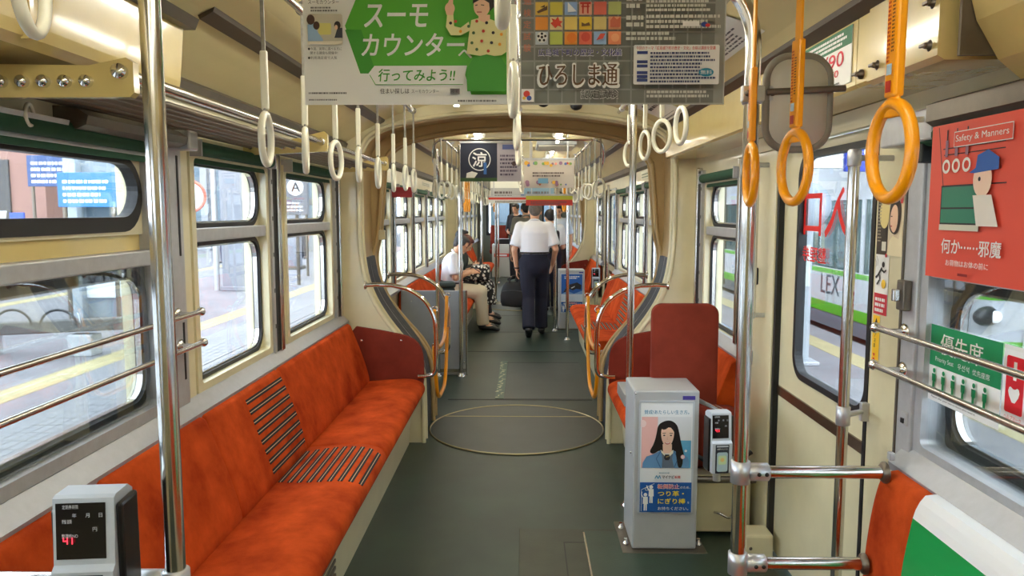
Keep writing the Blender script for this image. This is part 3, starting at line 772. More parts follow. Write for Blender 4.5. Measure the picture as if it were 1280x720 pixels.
for s, sd in ((-1, 'left'), (1, 'right')):
    bend_rail(s, 4.86, .0145, 'near bent chrome handrail on the %s of the articulation' % sd)
    bend_rail(s, 5.70, .0145, 'far bent chrome handrail on the %s of the articulation' % sd)
    chain(s, 4.87, 5.69, .52, .90, .30, 'upper yellow chain between the bent handrails on the %s' % sd)
    chain(s, 4.87, 5.69, .52, .66, .40, 'lower yellow chain between the bent handrails on the %s' % sd)

# ---- overhead strap rails with brackets
def strap_rail(h, y0, y1, label):
    x = CX + h; t = thing('strap_rail', label, 'rail', (x, y0, 2.15), 'overhead rails the straps hang from')
    b = B(STEEL); b.cyl((x, y0, 2.15), (x, y1, 2.15), .0125, 12); part('rail_tube', b, t)
    n = max(2, int((y1 - y0) / 1.2))
    for k in range(n):
        y = y0 + .15 + (y1 - y0 - .3) * k / (n - 1); b = B(CLAMP); b.cyl((x, y, 2.15), (x, y, ceil_z(h) + .01), .009, 10); b.lathe([(.028, 0), (.028, .006), (.012, .014)], (x, y, ceil_z(h) + .002), (0, 0, -1)); b.ring((x, y, 2.15), (0, 1, 0), .014, .005, 14, 6); part('rail_bracket', b, t)
for i, (y0, y1) in enumerate(SEC):
    nm = ('near', 'middle', 'far')[i]
    for h, sd in ((-.64, 'left'), (.64, 'right')): strap_rail(h, y0 + (1.9 if i == 0 else .1), y1 - .1, '%s overhead strap rail in the %s car section' % (sd, nm))
    strap_rail(.02, y0 + (1.9 if i == 0 else .1), y1 - .1, 'centre overhead rail in the %s car section' % nm)

# ---- hanging straps
def make_strap(kind):
    if kind == 'yellow':
        Ls, sh, rr, wM, sM, sw = .27, .185, .074, YELLOW, YELLOWS, (.034, .016)
    elif kind == 'long': Ls, sh, rr, wM, sM, sw = .20, .155, .066, WHITEP, STRAPG, (.012, .020)
    else: Ls, sh, rr, wM, sM, sw = .075, .145, .066, WHITEP, STRAPG, (.012, .021)
    t = thing('hand_strap', 'white ring strap', 'hand strap', (0, 0, 0))
    b = B(sM); w = .012 if kind == 'yellow' else .005
    b.box(*((-.003, .003, -w, w) if kind == 'yellow' else (-.005, .005, -.003, .003)), -Ls - .02, .0, .001); b.ring((0, 0, 0), (0, 1, 0), .0165, .004, 14, 6); part('belt', b, t)
    b = B(wM); b.box(-sw[1] / 2, sw[1] / 2, -sw[0] / 2, sw[0] / 2, -Ls - sh, -Ls, .004)
    sl = part('sleeve', b, t)
    if kind == 'yellow':
        r_ = ink(176, 40, 20); b = B(r_); a = Art(b, lambda u, v, d: (sw[1] / 2 * -1 - d - .0004, -u + .013, v - Ls - sh), .0003)
        a.greek(r_, .002, .055, .012, .165, 17, .55, 3); a.greek(ink(90, 40, 20), .015, .07, .024, .15, 14, .5, 4); a.rect(ink(170, 190, 205), .004, .035, .02, .052); a.rect(r_, .004, .008, .020, .026)
        part('sleeve_print', b, sl)
    zt = -Ls - sh
    b = B(sM if kind != 'yellow' else YELLOW)
    if kind == 'yellow':
        b.grid(lambda u, v: (.006 * math.cos(v * 2 * PI) , (.016 + .010 * u) * math.sin(v * 2 * PI) , zt + .004 - .034 * u), 3, 14)
    else: b.ring((0, 0, zt - .006), (1, 0, 0), .010, .0035, 14, 6)
    part('hanger_loop', b, t)
    b = B(wM); R = rr; r = .0095 if kind != 'yellow' else .0105
    b.ring((0, 0, zt - .010 - R), (1, 0, 0), R * (.86 if kind != 'yellow' else .80), r, 32, 10, R2=R); part('ring', b, t)
    return t
PW = make_strap('long'); PS = make_strap('short'); PY = make_strap('yellow')
protos = {'long': [PW, False], 'short': [PS, False], 'yellow': [PY, False]}
def hang(kind, x, y, rz, label, group, dz=0, tilt=0.0):
    p = protos[kind]; loc = (x, y, 2.15 + dz)
    if not p[1]:
        p[1] = True; o = p[0]; o.location = loc; o.rotation_euler = (tilt, 0, rz); o['label'] = label; o['group'] = group; return o
    return dup(p[0], loc, rz, label, group, rot=(tilt, 0, rz))
rn = random.Random(5)
LX, RX, MX = CX - .64, CX + .64, CX + .02
g1 = 'white straps over the long left bench'
hang('short', LX - .02, 1.12, .25, 'big white ring strap cut by the top edge near the left pole', g1)
for k, y in enumerate((2.05, 2.42, 2.80, 3.20, 3.62, 4.05, 4.45, 4.8)):
    hang('long', LX, y, rn.uniform(-.12, .25), '%s white strap past the near pole in the row over the long bench' % ('first', 'second', 'third', 'fourth', 'fifth', 'sixth', 'seventh', 'eighth')[k], g1, rn.uniform(-.01, .01), rn.uniform(-.02, .02))
g2 = 'white straps on the right in front of the articulation'
for k, (y, a) in enumerate(((2.92, .15), (3.32, .5), (3.78, .25), (4.35, .3))):
    hang('short', RX, y, a, '%s of the short white straps hanging right of the checkered advert' % ('nearest', 'second', 'third', 'last')[k], g2)
g3 = 'white straps along the middle of the ceiling'
for k, (y, a) in enumerate(((1.07, .08), (2.07, .12), (3.15, .15), (4.2, .2))):
    hang('short', MX, y, a, '%s white strap of the centre row between the two near adverts' % ('nearest', 'second', 'third', 'fourth', 'fifth', 'sixth')[k], g3)
g4 = 'yellow straps on the near right'
for k, (y, a) in enumerate(((1.235, .06), (1.67, .15), (1.99, -.10))):
    hang('yellow', RX - .006, y, a, ('large yellow strap nearest, in front of the red poster', 'yellow strap hanging in front of the round mirror', 'yellow strap hanging against the bent steel pole')[k], g4, .015)
for kk, (h, y0, y1, n, sd, kind) in enumerate(((-.64, 5.9, 11.6, 13, 'left', 'long'), (.64, 5.95, 11.6, 13, 'right', 'long'), (-.64, 13.0, 17.5, 8, 'left', 'long'), (.64, 13.0, 17.5, 8, 'right', 'long'))):
    car = 'middle' if y0 < 12 else 'last'
    for k in range(n):
        y = y0 + (y1 - y0) * k / (n - 1)
        hang(kind, CX + h, y, rn.uniform(-.3, .7), 'white ring strap in the %s row of the %s car section' % (sd, car), 'white straps, %s row of the %s car section' % (sd, car), rn.uniform(-.015, .015), rn.uniform(-.03, .03))
for k in range(5): hang('short', MX, 7.2 + k * .7, rn.uniform(0, .6), 'white ring strap in the middle row between the far adverts', 'white straps, centre row of the middle car section')
for k in range(6): hang('yellow', RX - .12 + .012 * k, 9.0 + .19 * k, .2 + .05 * k, 'yellow strap in the bunch hanging at the far door', 'yellow straps bunched at the far door')
for k in range(3): hang('yellow', LX + .0 + .01 * k, 8.9 + .2 * k, .2, 'yellow strap in the bunch over the seated people', 'yellow straps over the seated people')
for k in range(2): hang('yellow', LX + .12, 14.6 + .25 * k, .2, 'yellow strap in the last car section', 'yellow straps in the last car section')
# ================================================================ OVERHEAD BOXES, RACK
def s_(b, s, prof, y0, y1): b.sweep([(wx(s, o), z) for o, z in prof], y0, y1); return b
t = thing('overhead_cover', 'glossy cream overhead cover above the luggage rack on the left', 'cover', (-1.0, 1.0, 1.9))
b = B(CREAMBOX); s_(b, -1, [(.0, 1.86), (.19, 1.86), (.215, 1.875), (.22, 1.90), (.235, 2.055), (.24, 2.09), (.2, 2.10), (0, 1.97)], -1.75, 2.20); part('cover_panel', b, t)
b = B(DARKTRIM); s_(b, -1, [(.215, 2.046), (.262, 2.046), (.275, 2.075), (.25, 2.085)], -1.75, 2.215); part('edge_strip', b, t)
b = B(CREAMBOX)
for y in (1.52,): b.box(wx(-1, .21), wx(-1, .232), y, y + .012, 1.87, 2.05)
part('seam_rib', b, t)
t = thing('latch', 'small metal turn latch on the left overhead cover', 'latch', (wx(-1, .235), 1.60, 2.0))
b = B(ALUD); b.lathe([(.014, 0), (.014, .008), (.006, .012)], (wx(-1, .232), 1.50, 1.985), (1, 0, .15)); b.box(wx(-1, .236), wx(-1, .25), 1.494, 1.506, 1.955, 2.01, .002); part('latch_tab', b, t)

t = thing('luggage_rack', 'overhead luggage rack of long tubes above the left windows', 'luggage rack', (-1.05, 1.8, 1.80))
for k in range(6):
    b = B(RACKT); x = -1.165 + k * .046; b.cyl((x, 1.665, 1.808), (x, 4.80, 1.808), .0105, 10); part('rack_tube', b, t)
b = B(STEEL); b.cyl((-.862, 1.66, 1.826), (-.862, 4.80, 1.826), .0135, 14); part('front_rail', b, t)
for y in (1.66, 3.28, 4.74):
    b = B(CREAMBOX)
    pr = [(-1.20, 1.77), (-.845, 1.787), (-.838, 1.80), (-.838, 1.86), (-.85, 1.872), (-1.0, 1.835), (-1.20, 1.845)] if y > 2 else [(-1.20, 1.775), (-.845, 1.775), (-.835, 1.785), (-.835, 1.848), (-.85, 1.858), (-.93, 1.842), (-1.20, 1.846)]
    b.prism(pr, lambda u, v, d, y=y: (u, y + d, v), -.012, .012); br = part('rack_bracket', b, t)
    for k in range(6):
        b = B(CHROME); b.lathe([(.0, -.010), (.008, -.008), (.0125, -.004), (.0135, .0), (.0135, .014)], (-1.165 + k * .046, y - .022, 1.808), (0, 1, 0), 12); part('tube_end_cap', b, br)
    b = B(CHROME); b.lathe([(.0, -.010), (.010, -.008), (.016, -.004), (.017, .0), (.017, .014)], (-.862, y - .022, 1.828), (0, 1, 0), 12)
    part('tube_end_cap', b, br)
t = thing('shade_housing', 'dull metal shade housing above the near left window', 'housing', (-1.15, 2.0, 1.76))
b = B(ALUD); s_(b, -1, [(0, 1.742), (.06, 1.742), (.085, 1.752), (.09, 1.775), (.06, 1.795), (0, 1.80)], 1.95, 2.53); part('housing_channel', b, t)
b = B(CLAMP); b.box(wx(-1, 0), wx(-1, .095), 2.53, 2.60, 1.735, 1.80, .008); part('end_cap', b, t)
b = B(ALU); s_(b, -1, [(0, 1.742), (.05, 1.742), (.055, 1.76), (0, 1.765)], .9, 1.93); part('near_channel', b, t)
b = B(WHITEP); b.ring((wx(-1, .05), 1.78, 1.755), (1, .2, 0), .022, .005, 20, 8, R2=.024); part('pull_ring', b, t)
_s = [0]
def shade(s, y0, y1, zt, label):
    t = thing('roller_shade', label, 'roller shade', (wx(s, .03), y0, zt), 'rolled green window shades')
    b = B(GREENSH); b.cyl((wx(s, .028), y0, zt), (wx(s, .028), y1, zt), .026, 14); part('shade_roll', b, t)
    b = B(GREENSH); b.box(wx(s, .004), wx(s, .010), y0 + .01, y1 - .01, zt - .052, zt); part('shade_hem', b, t)
    for y in (y0, y1): b = B(ALU); b.box(wx(s, 0), wx(s, .055), y - .006, y + .006, zt - .03, zt + .03, .002); part('end_bracket', b, t)
for s, nm, Q in ((-1, 'left', L1[1:]), (1, 'right', R1[1:2] + R1[3:])):
    for i, h in enumerate(Q): shade(s, h[0] - .02, h[1] + .02, h[3] + .028, 'rolled dark green shade over the %s %s window of the near section' % (ORD[i], nm))
for s, nm, Q in ((-1, 'left', L2), (1, 'right', R2)):
    for i, h in enumerate([q for q in Q if q[2] > 0]): shade(s, h[0] - .02, h[1] + .02, h[3] + .028, 'rolled green shade over the %s %s window past the articulation' % (ORD[i], nm))

def overhead_right():
    t = thing('equipment_cover', 'cream overhead equipment cover along the right above the door', 'cover', (1.0, 2.2, 1.9))
    pr = [(0, 1.862), (.19, 1.865), (.2, 1.874), (.2, 2.05), (.19, 2.075), (0, 2.08)]
    b = B(CREAMBOX); s_(b, 1, pr, 2.045, 2.12); part('cover_panel', b, t)
    b = B(CREAMBOX); s_(b, 1, pr, 2.124, 3.1); part('cover_panel', b, t)
    b = B(CREAM); s_(b, 1, [(0, 1.80), (.02, 1.80), (.03, 1.86), (0, 1.87)], 2.3, 3.6); part('lower_lip', b, t)
    b = B(CREAMBOX); s_(b, 1, pr, 3.104, 4.90); part('cover_panel', b, t)
    t2 = thing('speaker_cover', 'cream box cover with turn screws at the near end of overhead covers', 'cover', (1.0, 2.0, 1.9))
    b = B(CREAMBOX); s_(b, 1, [(0, 1.858), (.19, 1.858), (.207, 1.868), (.207, 2.05), (.195, 2.08), (0, 2.08)], 1.70, 2.04); part('cover_panel', b, t2)
    for p, y, z, q in ((t, 2.085, 1.895, 'turn_screw'), (t2, 1.985, 1.90, 'turn_screw'), (t2, 1.735, 1.895, 'turn_screw'), (t2, 1.73, 1.985, 'turn_screw')):
        o = .203; b = B(ALUD); d = (-1, 0, 0); c = Vector((wx(1, o), y, z))
        b.lathe([(.013, -.004), (.013, .004), (.007, .008), (.007, .016)], c, d, 12); b.obox(c + Vector(d) * .018, (.008, .026, .008), None, .002); part(q, b, p)
    b = B(PAPER); u0 = Vector((wx(1, .209), 1.93, 1.955)); fn = plane_fn(u0, (0, -1, 0), (0, 0, 1)); b.add([fn(0, 0), fn(.055, 0), fn(.055, .07), fn(0, .07)], [(0, 1, 2, 3)])
    a = Art(b, fn); a.text(ink(190, 40, 80), '禁煙', .008, .035, .022, bold=.01); a.greek(ink(150, 40, 70), .01, .008, .045, .026, 2)
    part('notice_sticker', b, t2, 'small white notice with red print')
overhead_right()
b = B(CREAMBOX); s_(b, 1, [(0, 1.80), (.05, 1.81), (.10, 1.85), (.15, 1.93), (.18, 2.03), (.20, 2.09), (0, 2.09)], -1.7, 1.66)
b.use(ALUD).box(wx(1, .001), wx(1, .18), 1.662, 1.672, 1.86, 2.06)
solo('overhead_cover', b, 'curved glossy cream overhead cover above the red poster', 'cover', (1.0, .5, 1.9))
t = thing('shade_housing', 'dull metal shade housing above the red poster', 'housing', (1.05, 1.8, 1.76))
b = B(ALUD); s_(b, 1, [(0, 1.742), (.05, 1.742), (.075, 1.758), (.075, 1.80), (.05, 1.81), (0, 1.81)], .3, 1.99); part('housing_channel', b, t)
b = B(ALU); b.box(wx(1, 0), wx(1, .055), 2.0, 2.28, 1.715, 1.80, .006); part('mounting_plate', b, t)
b = B(WHITEP); b.tube(smooth_path([(wx(1, .06), 2.03, 1.77), (wx(1, .085), 2.035, 1.765), (wx(1, .09), 2.04, 1.73), (wx(1, .07), 2.04, 1.70)], 5), .008, 8); part('hook', b, t)
b = B(BLACK); b.box(wx(1, .01), wx(1, .05), 2.05, 2.08, 1.66, 1.71, .004); part('catch', b, t)

# fare notice with the large prices
fn = plane_fn((wx(1, .2005), 2.90, 1.886), (0, -1, 0), (0, 0, 1))
b = B(PAPER); b.add([fn(u, v, d) for d in (0, .003) for u, v in ((0, 0), (.75, 0), (.75, .155), (0, .155))], [(0, 1, 2, 3), (4, 5, 6, 7), (0, 1, 5, 4), (1, 2, 6, 5), (2, 3, 7, 6), (3, 0, 4, 7)])
G = ink(24, 104, 66); R_ = ink(206, 30, 52); K = ink(40, 40, 40)
f2 = lambda u, v, d=0: fn(u, v, d + .003)
a = Art(b, f2); a.rect(G, 0, .105, .75, .155); a.greek(WHITE, .30, .113, .72, .150, 3, .6, 3)
a.text(R_, '¥90', .53, .055, .044, w=.17, bold=.014); a.text(R_, '¥70', .57, .028, .02, w=.10, bold=.01); a.text(K, '大人', .44, .062, .024, w=.07); a.greek(K, .35, .006, .7, .024, 2, .5, 5)
a.greek(ink(60, 90, 80), .05, .02, .38, .095, 5, .5, 9)
solo('fare_notice', b, 'fare notice with green header and red ¥90 price behind the mirror', 'notice', fn(.375, .07))
def cove_sheet(y0, y1, h0, h1, name, label, s, seed):
    b = B(PAPER); n = 6
    P = lambda u, v, d=0: (CX + s * ((h0 + (h1 - h0) * v) - .004), y1 - (y1 - y0) * u, ceil_z(h0 + (h1 - h0) * v) - .006 - d)
    b.grid(lambda u, v: P(u, v), 2, n); b.grid(lambda u, v: P(u, v, -.002), 2, n)
    a = Art(b, P); a.greek(ink(90, 90, 96), .08, .1, .92, .5, 5, .45, seed); a.greek(ink(60, 60, 70), .2, .62, .9, .9, 2, .5, seed + 1)
    solo(name, b, label, 'notice', P(.5, .5))
cove_sheet(2.55, 3.35, .835, .66, 'ceiling_notice', 'white printed notice on the curved ceiling beside the mirror pole', 1, 21)
cove_sheet(4.2, 4.7, .98, .70, 'ceiling_notice', 'pale printed sheet on the ceiling at the near articulation', 1, 23)

# ================================================================ MIRROR
t = thing('mirror', 'rounded grey-backed mirror clamped to the bent steel pole', 'mirror', (.745, 2.05, 1.81))
fx = lambda u, v, d=0: (u, 2.03 - d, v)
b = B(M('mirror_back_grey', (196, 196, 188), .45, .1)); lo = rrect(.628, 1.692, .794, 1.932, .06, 8); n = len(lo)
sc = lambda k: [(.711 + (u - .711) * k, 1.812 + (v - 1.812) * k) for u, v in lo]
vs = [fx(u, v, d) for k, d in ((1, -.012), (1, .0), (.94, .008), (.80, .010), (.74, .018)) for u, v in sc(k)]
b.add(vs, [(r * n + i, r * n + (i + 1) % n, (r + 1) * n + (i + 1) % n, (r + 1) * n + i) for r in range(4) for i in range(n)] + [list(range(4 * n, 5 * n))], True); part('mirror_shell', b, t)
b = B(M('grey_rubber_rim', (134, 132, 124), .5)); b.tube([fx(u, v, .002) for u, v in sc(.985)], .0105, 8, closed=True); part('rim', b, t)
b = B(CHROME); b.add([fx(u, v, -.0125) for u, v in sc(.96)], [list(range(n))]); part('mirror_glass', b, t)
b = B(ALUD); b.cyl((.625, 2.012, 1.838), (.822, 2.0, 1.845), .0085, 10); part('support_rod', b, t)
b = B(CLAMP); b.lathe([(.022, -.022), (.026, -.02), (.026, .02), (.022, .022)], (.602, 2.06, 1.835)); b.box(.565, .655, 2.02, 2.04, 1.815, 1.857, .004); b.use(ALUD).sph((.578, 2.015, 1.836), .008, 8, 6); b.sph((.642, 2.015, 1.836), .008, 8, 6); part('pole_clamp', b, t)
b = B(BLACKP); b.sph((.70, 2.008, 1.80), (.011, .008, .014), 12, 8); part('ball_joint', b, t)
t = thing('wall_speaker', 'small round grey speaker on the wall behind the mirror', 'speaker', (1.05, 3.72, 1.70))
b = B(GREYP); b.lathe([(.055, 0), (.055, .05), (.045, .06), (.0, .062)], (1.10, 3.66, 1.735), (-1, 0, 0)); part('speaker_body', b, t)

# ================================================================ HANGING ADVERTS
k = .00200
def ad_panel(x0, y, z0, w, h, th=.004):
    b = B(PAPER); b.box(x0, x0 + w, y, y + th, z0, z0 + h); return b
def holder(t, x0, x1, y, z1):
    b = B(ALU); b.box(x0 - .005, x1 + .005, y - .004, y + .008, z1 - .008, z1 + .012, .002)
    zc = max(ceil_z(max(abs(x0 + .02 - CX), 0)), z1)
    for x in (x0 + .06, x1 - .06): b.box(x - .006, x + .006, y - .003, y + .006, z1, ceil_z(x - CX) + .005)
    part('hanger', b, t)
y = 1.93
t = thing('hanging_advert', 'white and green hanging advert with big white kana and a waving person', 'advert', (-.295, y, 1.797), 'near hanging adverts')
b = ad_panel(-.548, y, 1.797, .505, .34)
a = Art(b, plane_fn((-.548, y, 1.797), (1, 0, 0), (0, 0, 1), k))
GR = ink(82, 172, 44); GR2 = ink(58, 150, 40); DK = ink(38, 36, 36); SKN = ink(232, 190, 156)
W_ = 252
a.poly(GR, [(52, 96), (86, 172), (252, 172), (252, 12), (208, 12), (200, 38), (70, 38)])
a.poly(GR2, [(52, 91), (70, 38), (90, 38), (72, 91)])
a.text(WHITE, 'スーモ', 76, 94, 27, w=77, bold=.022, shear=.12)
a.text(WHITE, 'カウンター', 72, 59, 27, w=126, bold=.020, shear=.12)
a.text(WHITE, 'へ', 192, 56, 10, w=17, bold=.03, shear=.1)
a.poly(WHITE, [(79, 36), (88, 47), (203, 47), (198, 22), (88, 24)])
a.line(GR, [(82, 36), (89, 24), (198, 24)], .8)
a.text(GR2, '行ってみよう!!', 92, 28, 15, w=95, bold=.02, shear=.12)
a.text(DK, '住まい探しは', 95, 13, 6.5, w=36, bold=.012); a.text(DK, 'スーモカウンター', 134, 13.5, 4.5, w=34)
a.rect(ink(235, 235, 235), 131, 12, 182, 12.6); a.rect(ink(120, 120, 120), 182, 12, 194, 19)
a.text(DK, '検索', 183.5, 13, 5, w=9)
a.text(ink(70, 70, 70), 'スーモカウンター', 8, 121, 5, w=38, bold=.01); a.greek(ink(110, 110, 110), 11, 112, 44, 119, 2, .55, 2)
a.rect(ink(196, 190, 172), 7, 72, 50, 109, 3); a.rect(ink(214, 206, 120), 20, 84, 36, 98, 2)
a.poly(ink(150, 182, 214), [(7, 75), (7, 96), (14, 98), (19, 88), (26, 78), (24, 72), (9, 72)]); a.disc(ink(70, 44, 34), 11, 102, 5, 6); a.disc(ink(60, 40, 34), 18, 95, 4, 5)
a.poly(ink(52, 54, 66), [(40, 80), (44, 92), (50, 92), (50, 80)]); a.disc(ink(50, 36, 32), 44, 95, 4, 5); a.disc(SKN, 42.5, 92.5, 2, 3); a.rect(ink(228, 218, 200), 7, 72, 50, 76)
a.text(DK, '●今週、実際に選べる方に', 7, 65, 3.6, w=42); a.text(DK, '関する講座も開催中!', 10, 60, 3.6, w=34); a.text(DK, '●利用満足度で人気', 7, 54, 3.6, w=36)
a.greek(ink(90, 90, 90), 7, 12, 58, 16, 1, .5, 7); a.greek(ink(130, 130, 130), 7, 4, 44, 7.5, 1, .5, 8); a.greek(ink(120, 120, 120), 192, 2, 246, 6, 1, .6, 9)
# waving person in a pale shirt with coloured dots
SH = ink(226, 220, 158)
a.poly(SH, [(203, 60), (206, 82), (209, 100), (224, 104), (238, 99), (248, 96), (252, 92), (252, 62), (246, 58), (228, 56)])
a.poly(SH, [(206, 98), (196, 91), (188, 93), (187, 110), (180, 110), (178, 92), (184, 82), (196, 82), (208, 88)])
a.disc(SKN, 183, 114, 6, 7); a.poly(SKN, [(178, 110), (188, 110), (187, 106), (179, 106)]); a.poly(SKN, [(180, 118), (183, 126), (187, 124), (187, 116)])
a.poly(SKN, [(218, 100), (218, 106), (232, 106), (232, 100), (225, 97)])
a.disc(SKN, 222, 116, 10, 12.5); a.poly(ink(30, 24, 24), [(211, 119), (212, 130), (222, 137), (236, 132), (238, 116), (232, 110), (231, 120), (222, 125)])
a.line(DK, [(214, 117), (217, 117.6)], 1); a.line(DK, [(221, 117.6), (225, 117)], 1); a.line(ink(170, 80, 70), [(216, 109), (222, 109)], 1.2)
for i, (u, v) in enumerate(((190, 98), (184, 96), (196, 86), (206, 92), (216, 98), (228, 96), (240, 94), (212, 84), (224, 86), (236, 84), (246, 82), (210, 72), (222, 74), (234, 72), (244, 70), (216, 64), (230, 62))): a.disc((ink(196, 60, 40), DK, ink(236, 160, 40), ink(74, 110, 60))[i % 4], u, v, 1.9, n=10)
a.poly(GR2, [(204, 14), (203, 40), (212, 54), (228, 58), (246, 54), (252, 44), (252, 14)])
part('printed_panel', b, t); holder(t, -.548, -.043, y, 2.137)

t = thing('hanging_advert', 'grey tiled hanging advert with colourful picture squares and brown brush lettering', 'advert', (.24, y, 1.797), 'near hanging adverts')
b = ad_panel(-.010, y, 1.796, .505, .34)
a = Art(b, plane_fn((-.010, y, 1.796), (1, 0, 0), (0, 0, 1), k)); a.rect(ink(150, 152, 146), 0, 0, 252, 170)
TG = ink(120, 122, 116); LG = ink(186, 188, 182)
L = []
for i in range(15):
    for j in range(10):
        u0 = 1.5 + i * 17.1; v0 = 2 + j * 17.3
        if u0 + 15 < 252: L.append((u0, v0, u0 + 15.2, v0 + 15.2))
a.rects(LG, [(0, 0, 252, 1.4), (0, 0, 1.2, 170), (250.8, 0, 252, 170)]); a.rects(TG, L)
cols = [(228, 190, 80), (206, 194, 70), (150, 180, 226), (236, 176, 150), (226, 110, 90), (186, 196, 120), (236, 150, 50), (240, 222, 170), (232, 206, 110), (236, 200, 60), (226, 206, 130), (228, 160, 120), (206, 214, 222), (192, 206, 96), (240, 160, 60), (238, 120, 90), (160, 196, 236), (244, 156, 110), (240, 190, 140), (200, 186, 90), (240, 210, 180), (226, 140, 90), (230, 90, 70), (206, 214, 150)]
for i, c in enumerate(cols):
    cc, r_ = i % 6, i // 6; u0 = 18.6 + cc * 17.9; v0 = 108 - r_ * 18 if r_ < 3 else 126
    a.rect(ink(*c), u0, v0, u0 + 15.5, v0 + 15.5)
BR = ink(90, 60, 30)
a.poly(BR, [(20, 111), (33, 118), (33, 113), (22, 109)]); a.poly(BR, [(24, 116), (30, 119), (30, 116)])
a.poly(ink(240, 244, 250), [(58, 122), (58, 110), (69, 111)]); a.rects(ink(200, 50, 40), [(73, 119.5, 86, 122), (74.5, 116, 84.5, 117.5), (75.5, 108.5, 77.5, 120), (81.5, 108.5, 83.5, 120)])
a.poly(ink(206, 60, 30), [(43, 91), (37, 97), (40, 99), (38, 103), (43, 101), (46, 105), (48, 100), (52, 99), (49, 96), (51, 92), (46, 94)])
a.poly(ink(110, 80, 40), [(75, 93), (86, 94), (84, 98), (79, 96), (75, 98)]); a.poly(ink(210, 110, 80), [(110, 92), (122, 92), (122, 104), (118, 101), (114, 105), (110, 100)])
a.disc(WHITE, 26.5, 80, 6.5); 
for q in range(5): a.disc(DK, 26.5 + 4.4 * math.cos(1.57 + q * 1.2566), 80 + 4.4 * math.sin(1.57 + q * 1.2566), 1.6, n=8)
a.disc(DK, 26.5, 80, 1.7, n=8); a.disc(ink(236, 130, 30), 63, 79, 6); a.disc(ink(220, 80, 60), 80, 80, 5.5); a.poly(ink(226, 90, 70), [(93, 76), (98, 84), (104, 84), (101, 78)]); a.disc(ink(250, 180, 130), 116, 79, 5)
a.text(ink(206, 120, 90), '通', 4, 118, 9); a.text(ink(206, 120, 90), '検', 4, 104, 9); a.text(ink(206, 120, 90), '定', 4, 90, 9); a.text(ink(206, 120, 90), '試', 4, 76, 9); a.text(ink(206, 120, 90), '験', 4, 62, 9)
PU = ink(80, 72, 140)
a.text(WHITE, '広島城下町の歴史・文化編', 22, 56.5, 9, w=102, bold=.03); a.text(PU, '広島城下町の歴史・文化編', 22.3, 57, 8.4, w=101, bold=.017)
a.text(WHITE, 'ひろしま通', 21, 19, 29, w=100, bold=.055); a.text(ink(96, 64, 34), 'ひろしま通', 23, 21, 26, w=96, bold=.012)
a.text(WHITE, '認定試験', 74, 5, 11, w=46, bold=.033); a.text(ink(60, 58, 54), '認定試験', 74.5, 5.5, 10, w=45, bold=.017)
a.rect(WHITE, 1.5, 1.5, 17, 17); a.disc(ink(216, 60, 50), 8, 11, 4); a.disc(ink(60, 90, 170), 11, 6, 3); a.disc(ink(236, 190, 60), 5, 6, 2)
a.rect(WHITE, 138, 22, 242, 69, 2); a.text(ink(206, 50, 44), '今回のテーマ「広島城下町の歴史・文化」合格は講座を受講', 141, 63, 4.4, w=96, bold=.012)
BL = ink(40, 60, 130)
for v in (58, 47, 42, 34, 29.5, 25): a.rect(BL, 142, v, 155, v + 3.6)
a.greek(ink(60, 70, 110), 158, 24, 238, 62, 9, .55, 11); a.disc(ink(40, 140, 170), 226, 36, 9, 5); a.text(WHITE, '無料', 219, 33.5, 5, w=14, bold=.01)
for (u0, v0, u1, v1, n_, sd) in ((128, 112, 148, 128, 2, 1), (152, 108, 246, 128, 4, 2), (128, 90, 150, 106, 2, 3), (152, 88, 246, 106, 3, 4), (128, 74, 190, 86, 2, 5), (154, 6, 244, 16, 2, 6)): a.greek(ink(206, 208, 200), u0, v0, u1, v1, n_, .6, sd)
a.rect(WHITE, 196, 90, 216, 96); a.disc(ink(50, 80, 160), 222, 92, 4, 3); a.disc(ink(200, 50, 50), 226, 91, 3, 2)
part('printed_panel', b, t); holder(t, -.010, .495, y, 2.136)

y = 6.55
t = thing('hanging_advert', 'far hanging advert with a white circled character on dark navy', 'advert', (-.29, y, 1.79), 'far hanging adverts')
b = ad_panel(-.545, y, 1.79, .52, .33); a = Art(b, plane_fn((-.545, y, 1.79), (1, 0, 0), (0, 0, 1)), .0008)
a.rect(ink(30, 36, 58), 0, 0, .315, .33); a.rect(ink(172, 166, 176), .315, 0, .52, .33); a.rect(ink(50, 80, 40), 0, 0, .315, .03)
a.band(WHITE, .165, .185, .095, .008); a.text(WHITE, '涼', .105, .125, .12, w=.12, bold=.025); a.poly(ink(226, 226, 220), [(.05, .03), (.12, .03), (.15, .07), (.10, .085), (.055, .07)])
a.rect(ink(60, 110, 180), .20, .06, .225, .16); a.rect(ink(90, 100, 150), .36, .27, .47, .31); a.greek(ink(90, 80, 100), .34, .05, .5, .24, 6, .5, 4); a.disc(ink(80, 60, 60), .46, .15, .02)
part('printed_panel', b, t); holder(t, -.545, -.025, y, 2.12)
t = thing('hanging_advert', 'far white hanging advert with small coloured pictures', 'advert', (.22, y + .1, 1.75), 'far hanging adverts')
y = 6.9
b = ad_panel(-.005, y, 1.745, .455, .255); a = Art(b, plane_fn((-.005, y, 1.745), (1, 0, 0), (0, 0, 1)), .0008)
a.rect(ink(208, 198, 188), 0, 0, .455, .255); rn = random.Random(3)
for q in range(34): a.disc(ink(*rn.choice([(206, 80, 70), (90, 110, 170), (220, 170, 60), (120, 160, 90), (150, 110, 140), (230, 140, 120)])), rn.uniform(.02, .43), rn.choice([.03, .05, .2, .22, .215]), rn.uniform(.008, .02), n=8)
a.greek(ink(96, 80, 80), .08, .10, .38, .15, 2, .55, 8); a.rect(ink(110, 160, 190), .13, .04, .22, .085)
part('printed_panel', b, t); holder(t, -.005, .45, y, 2.0)
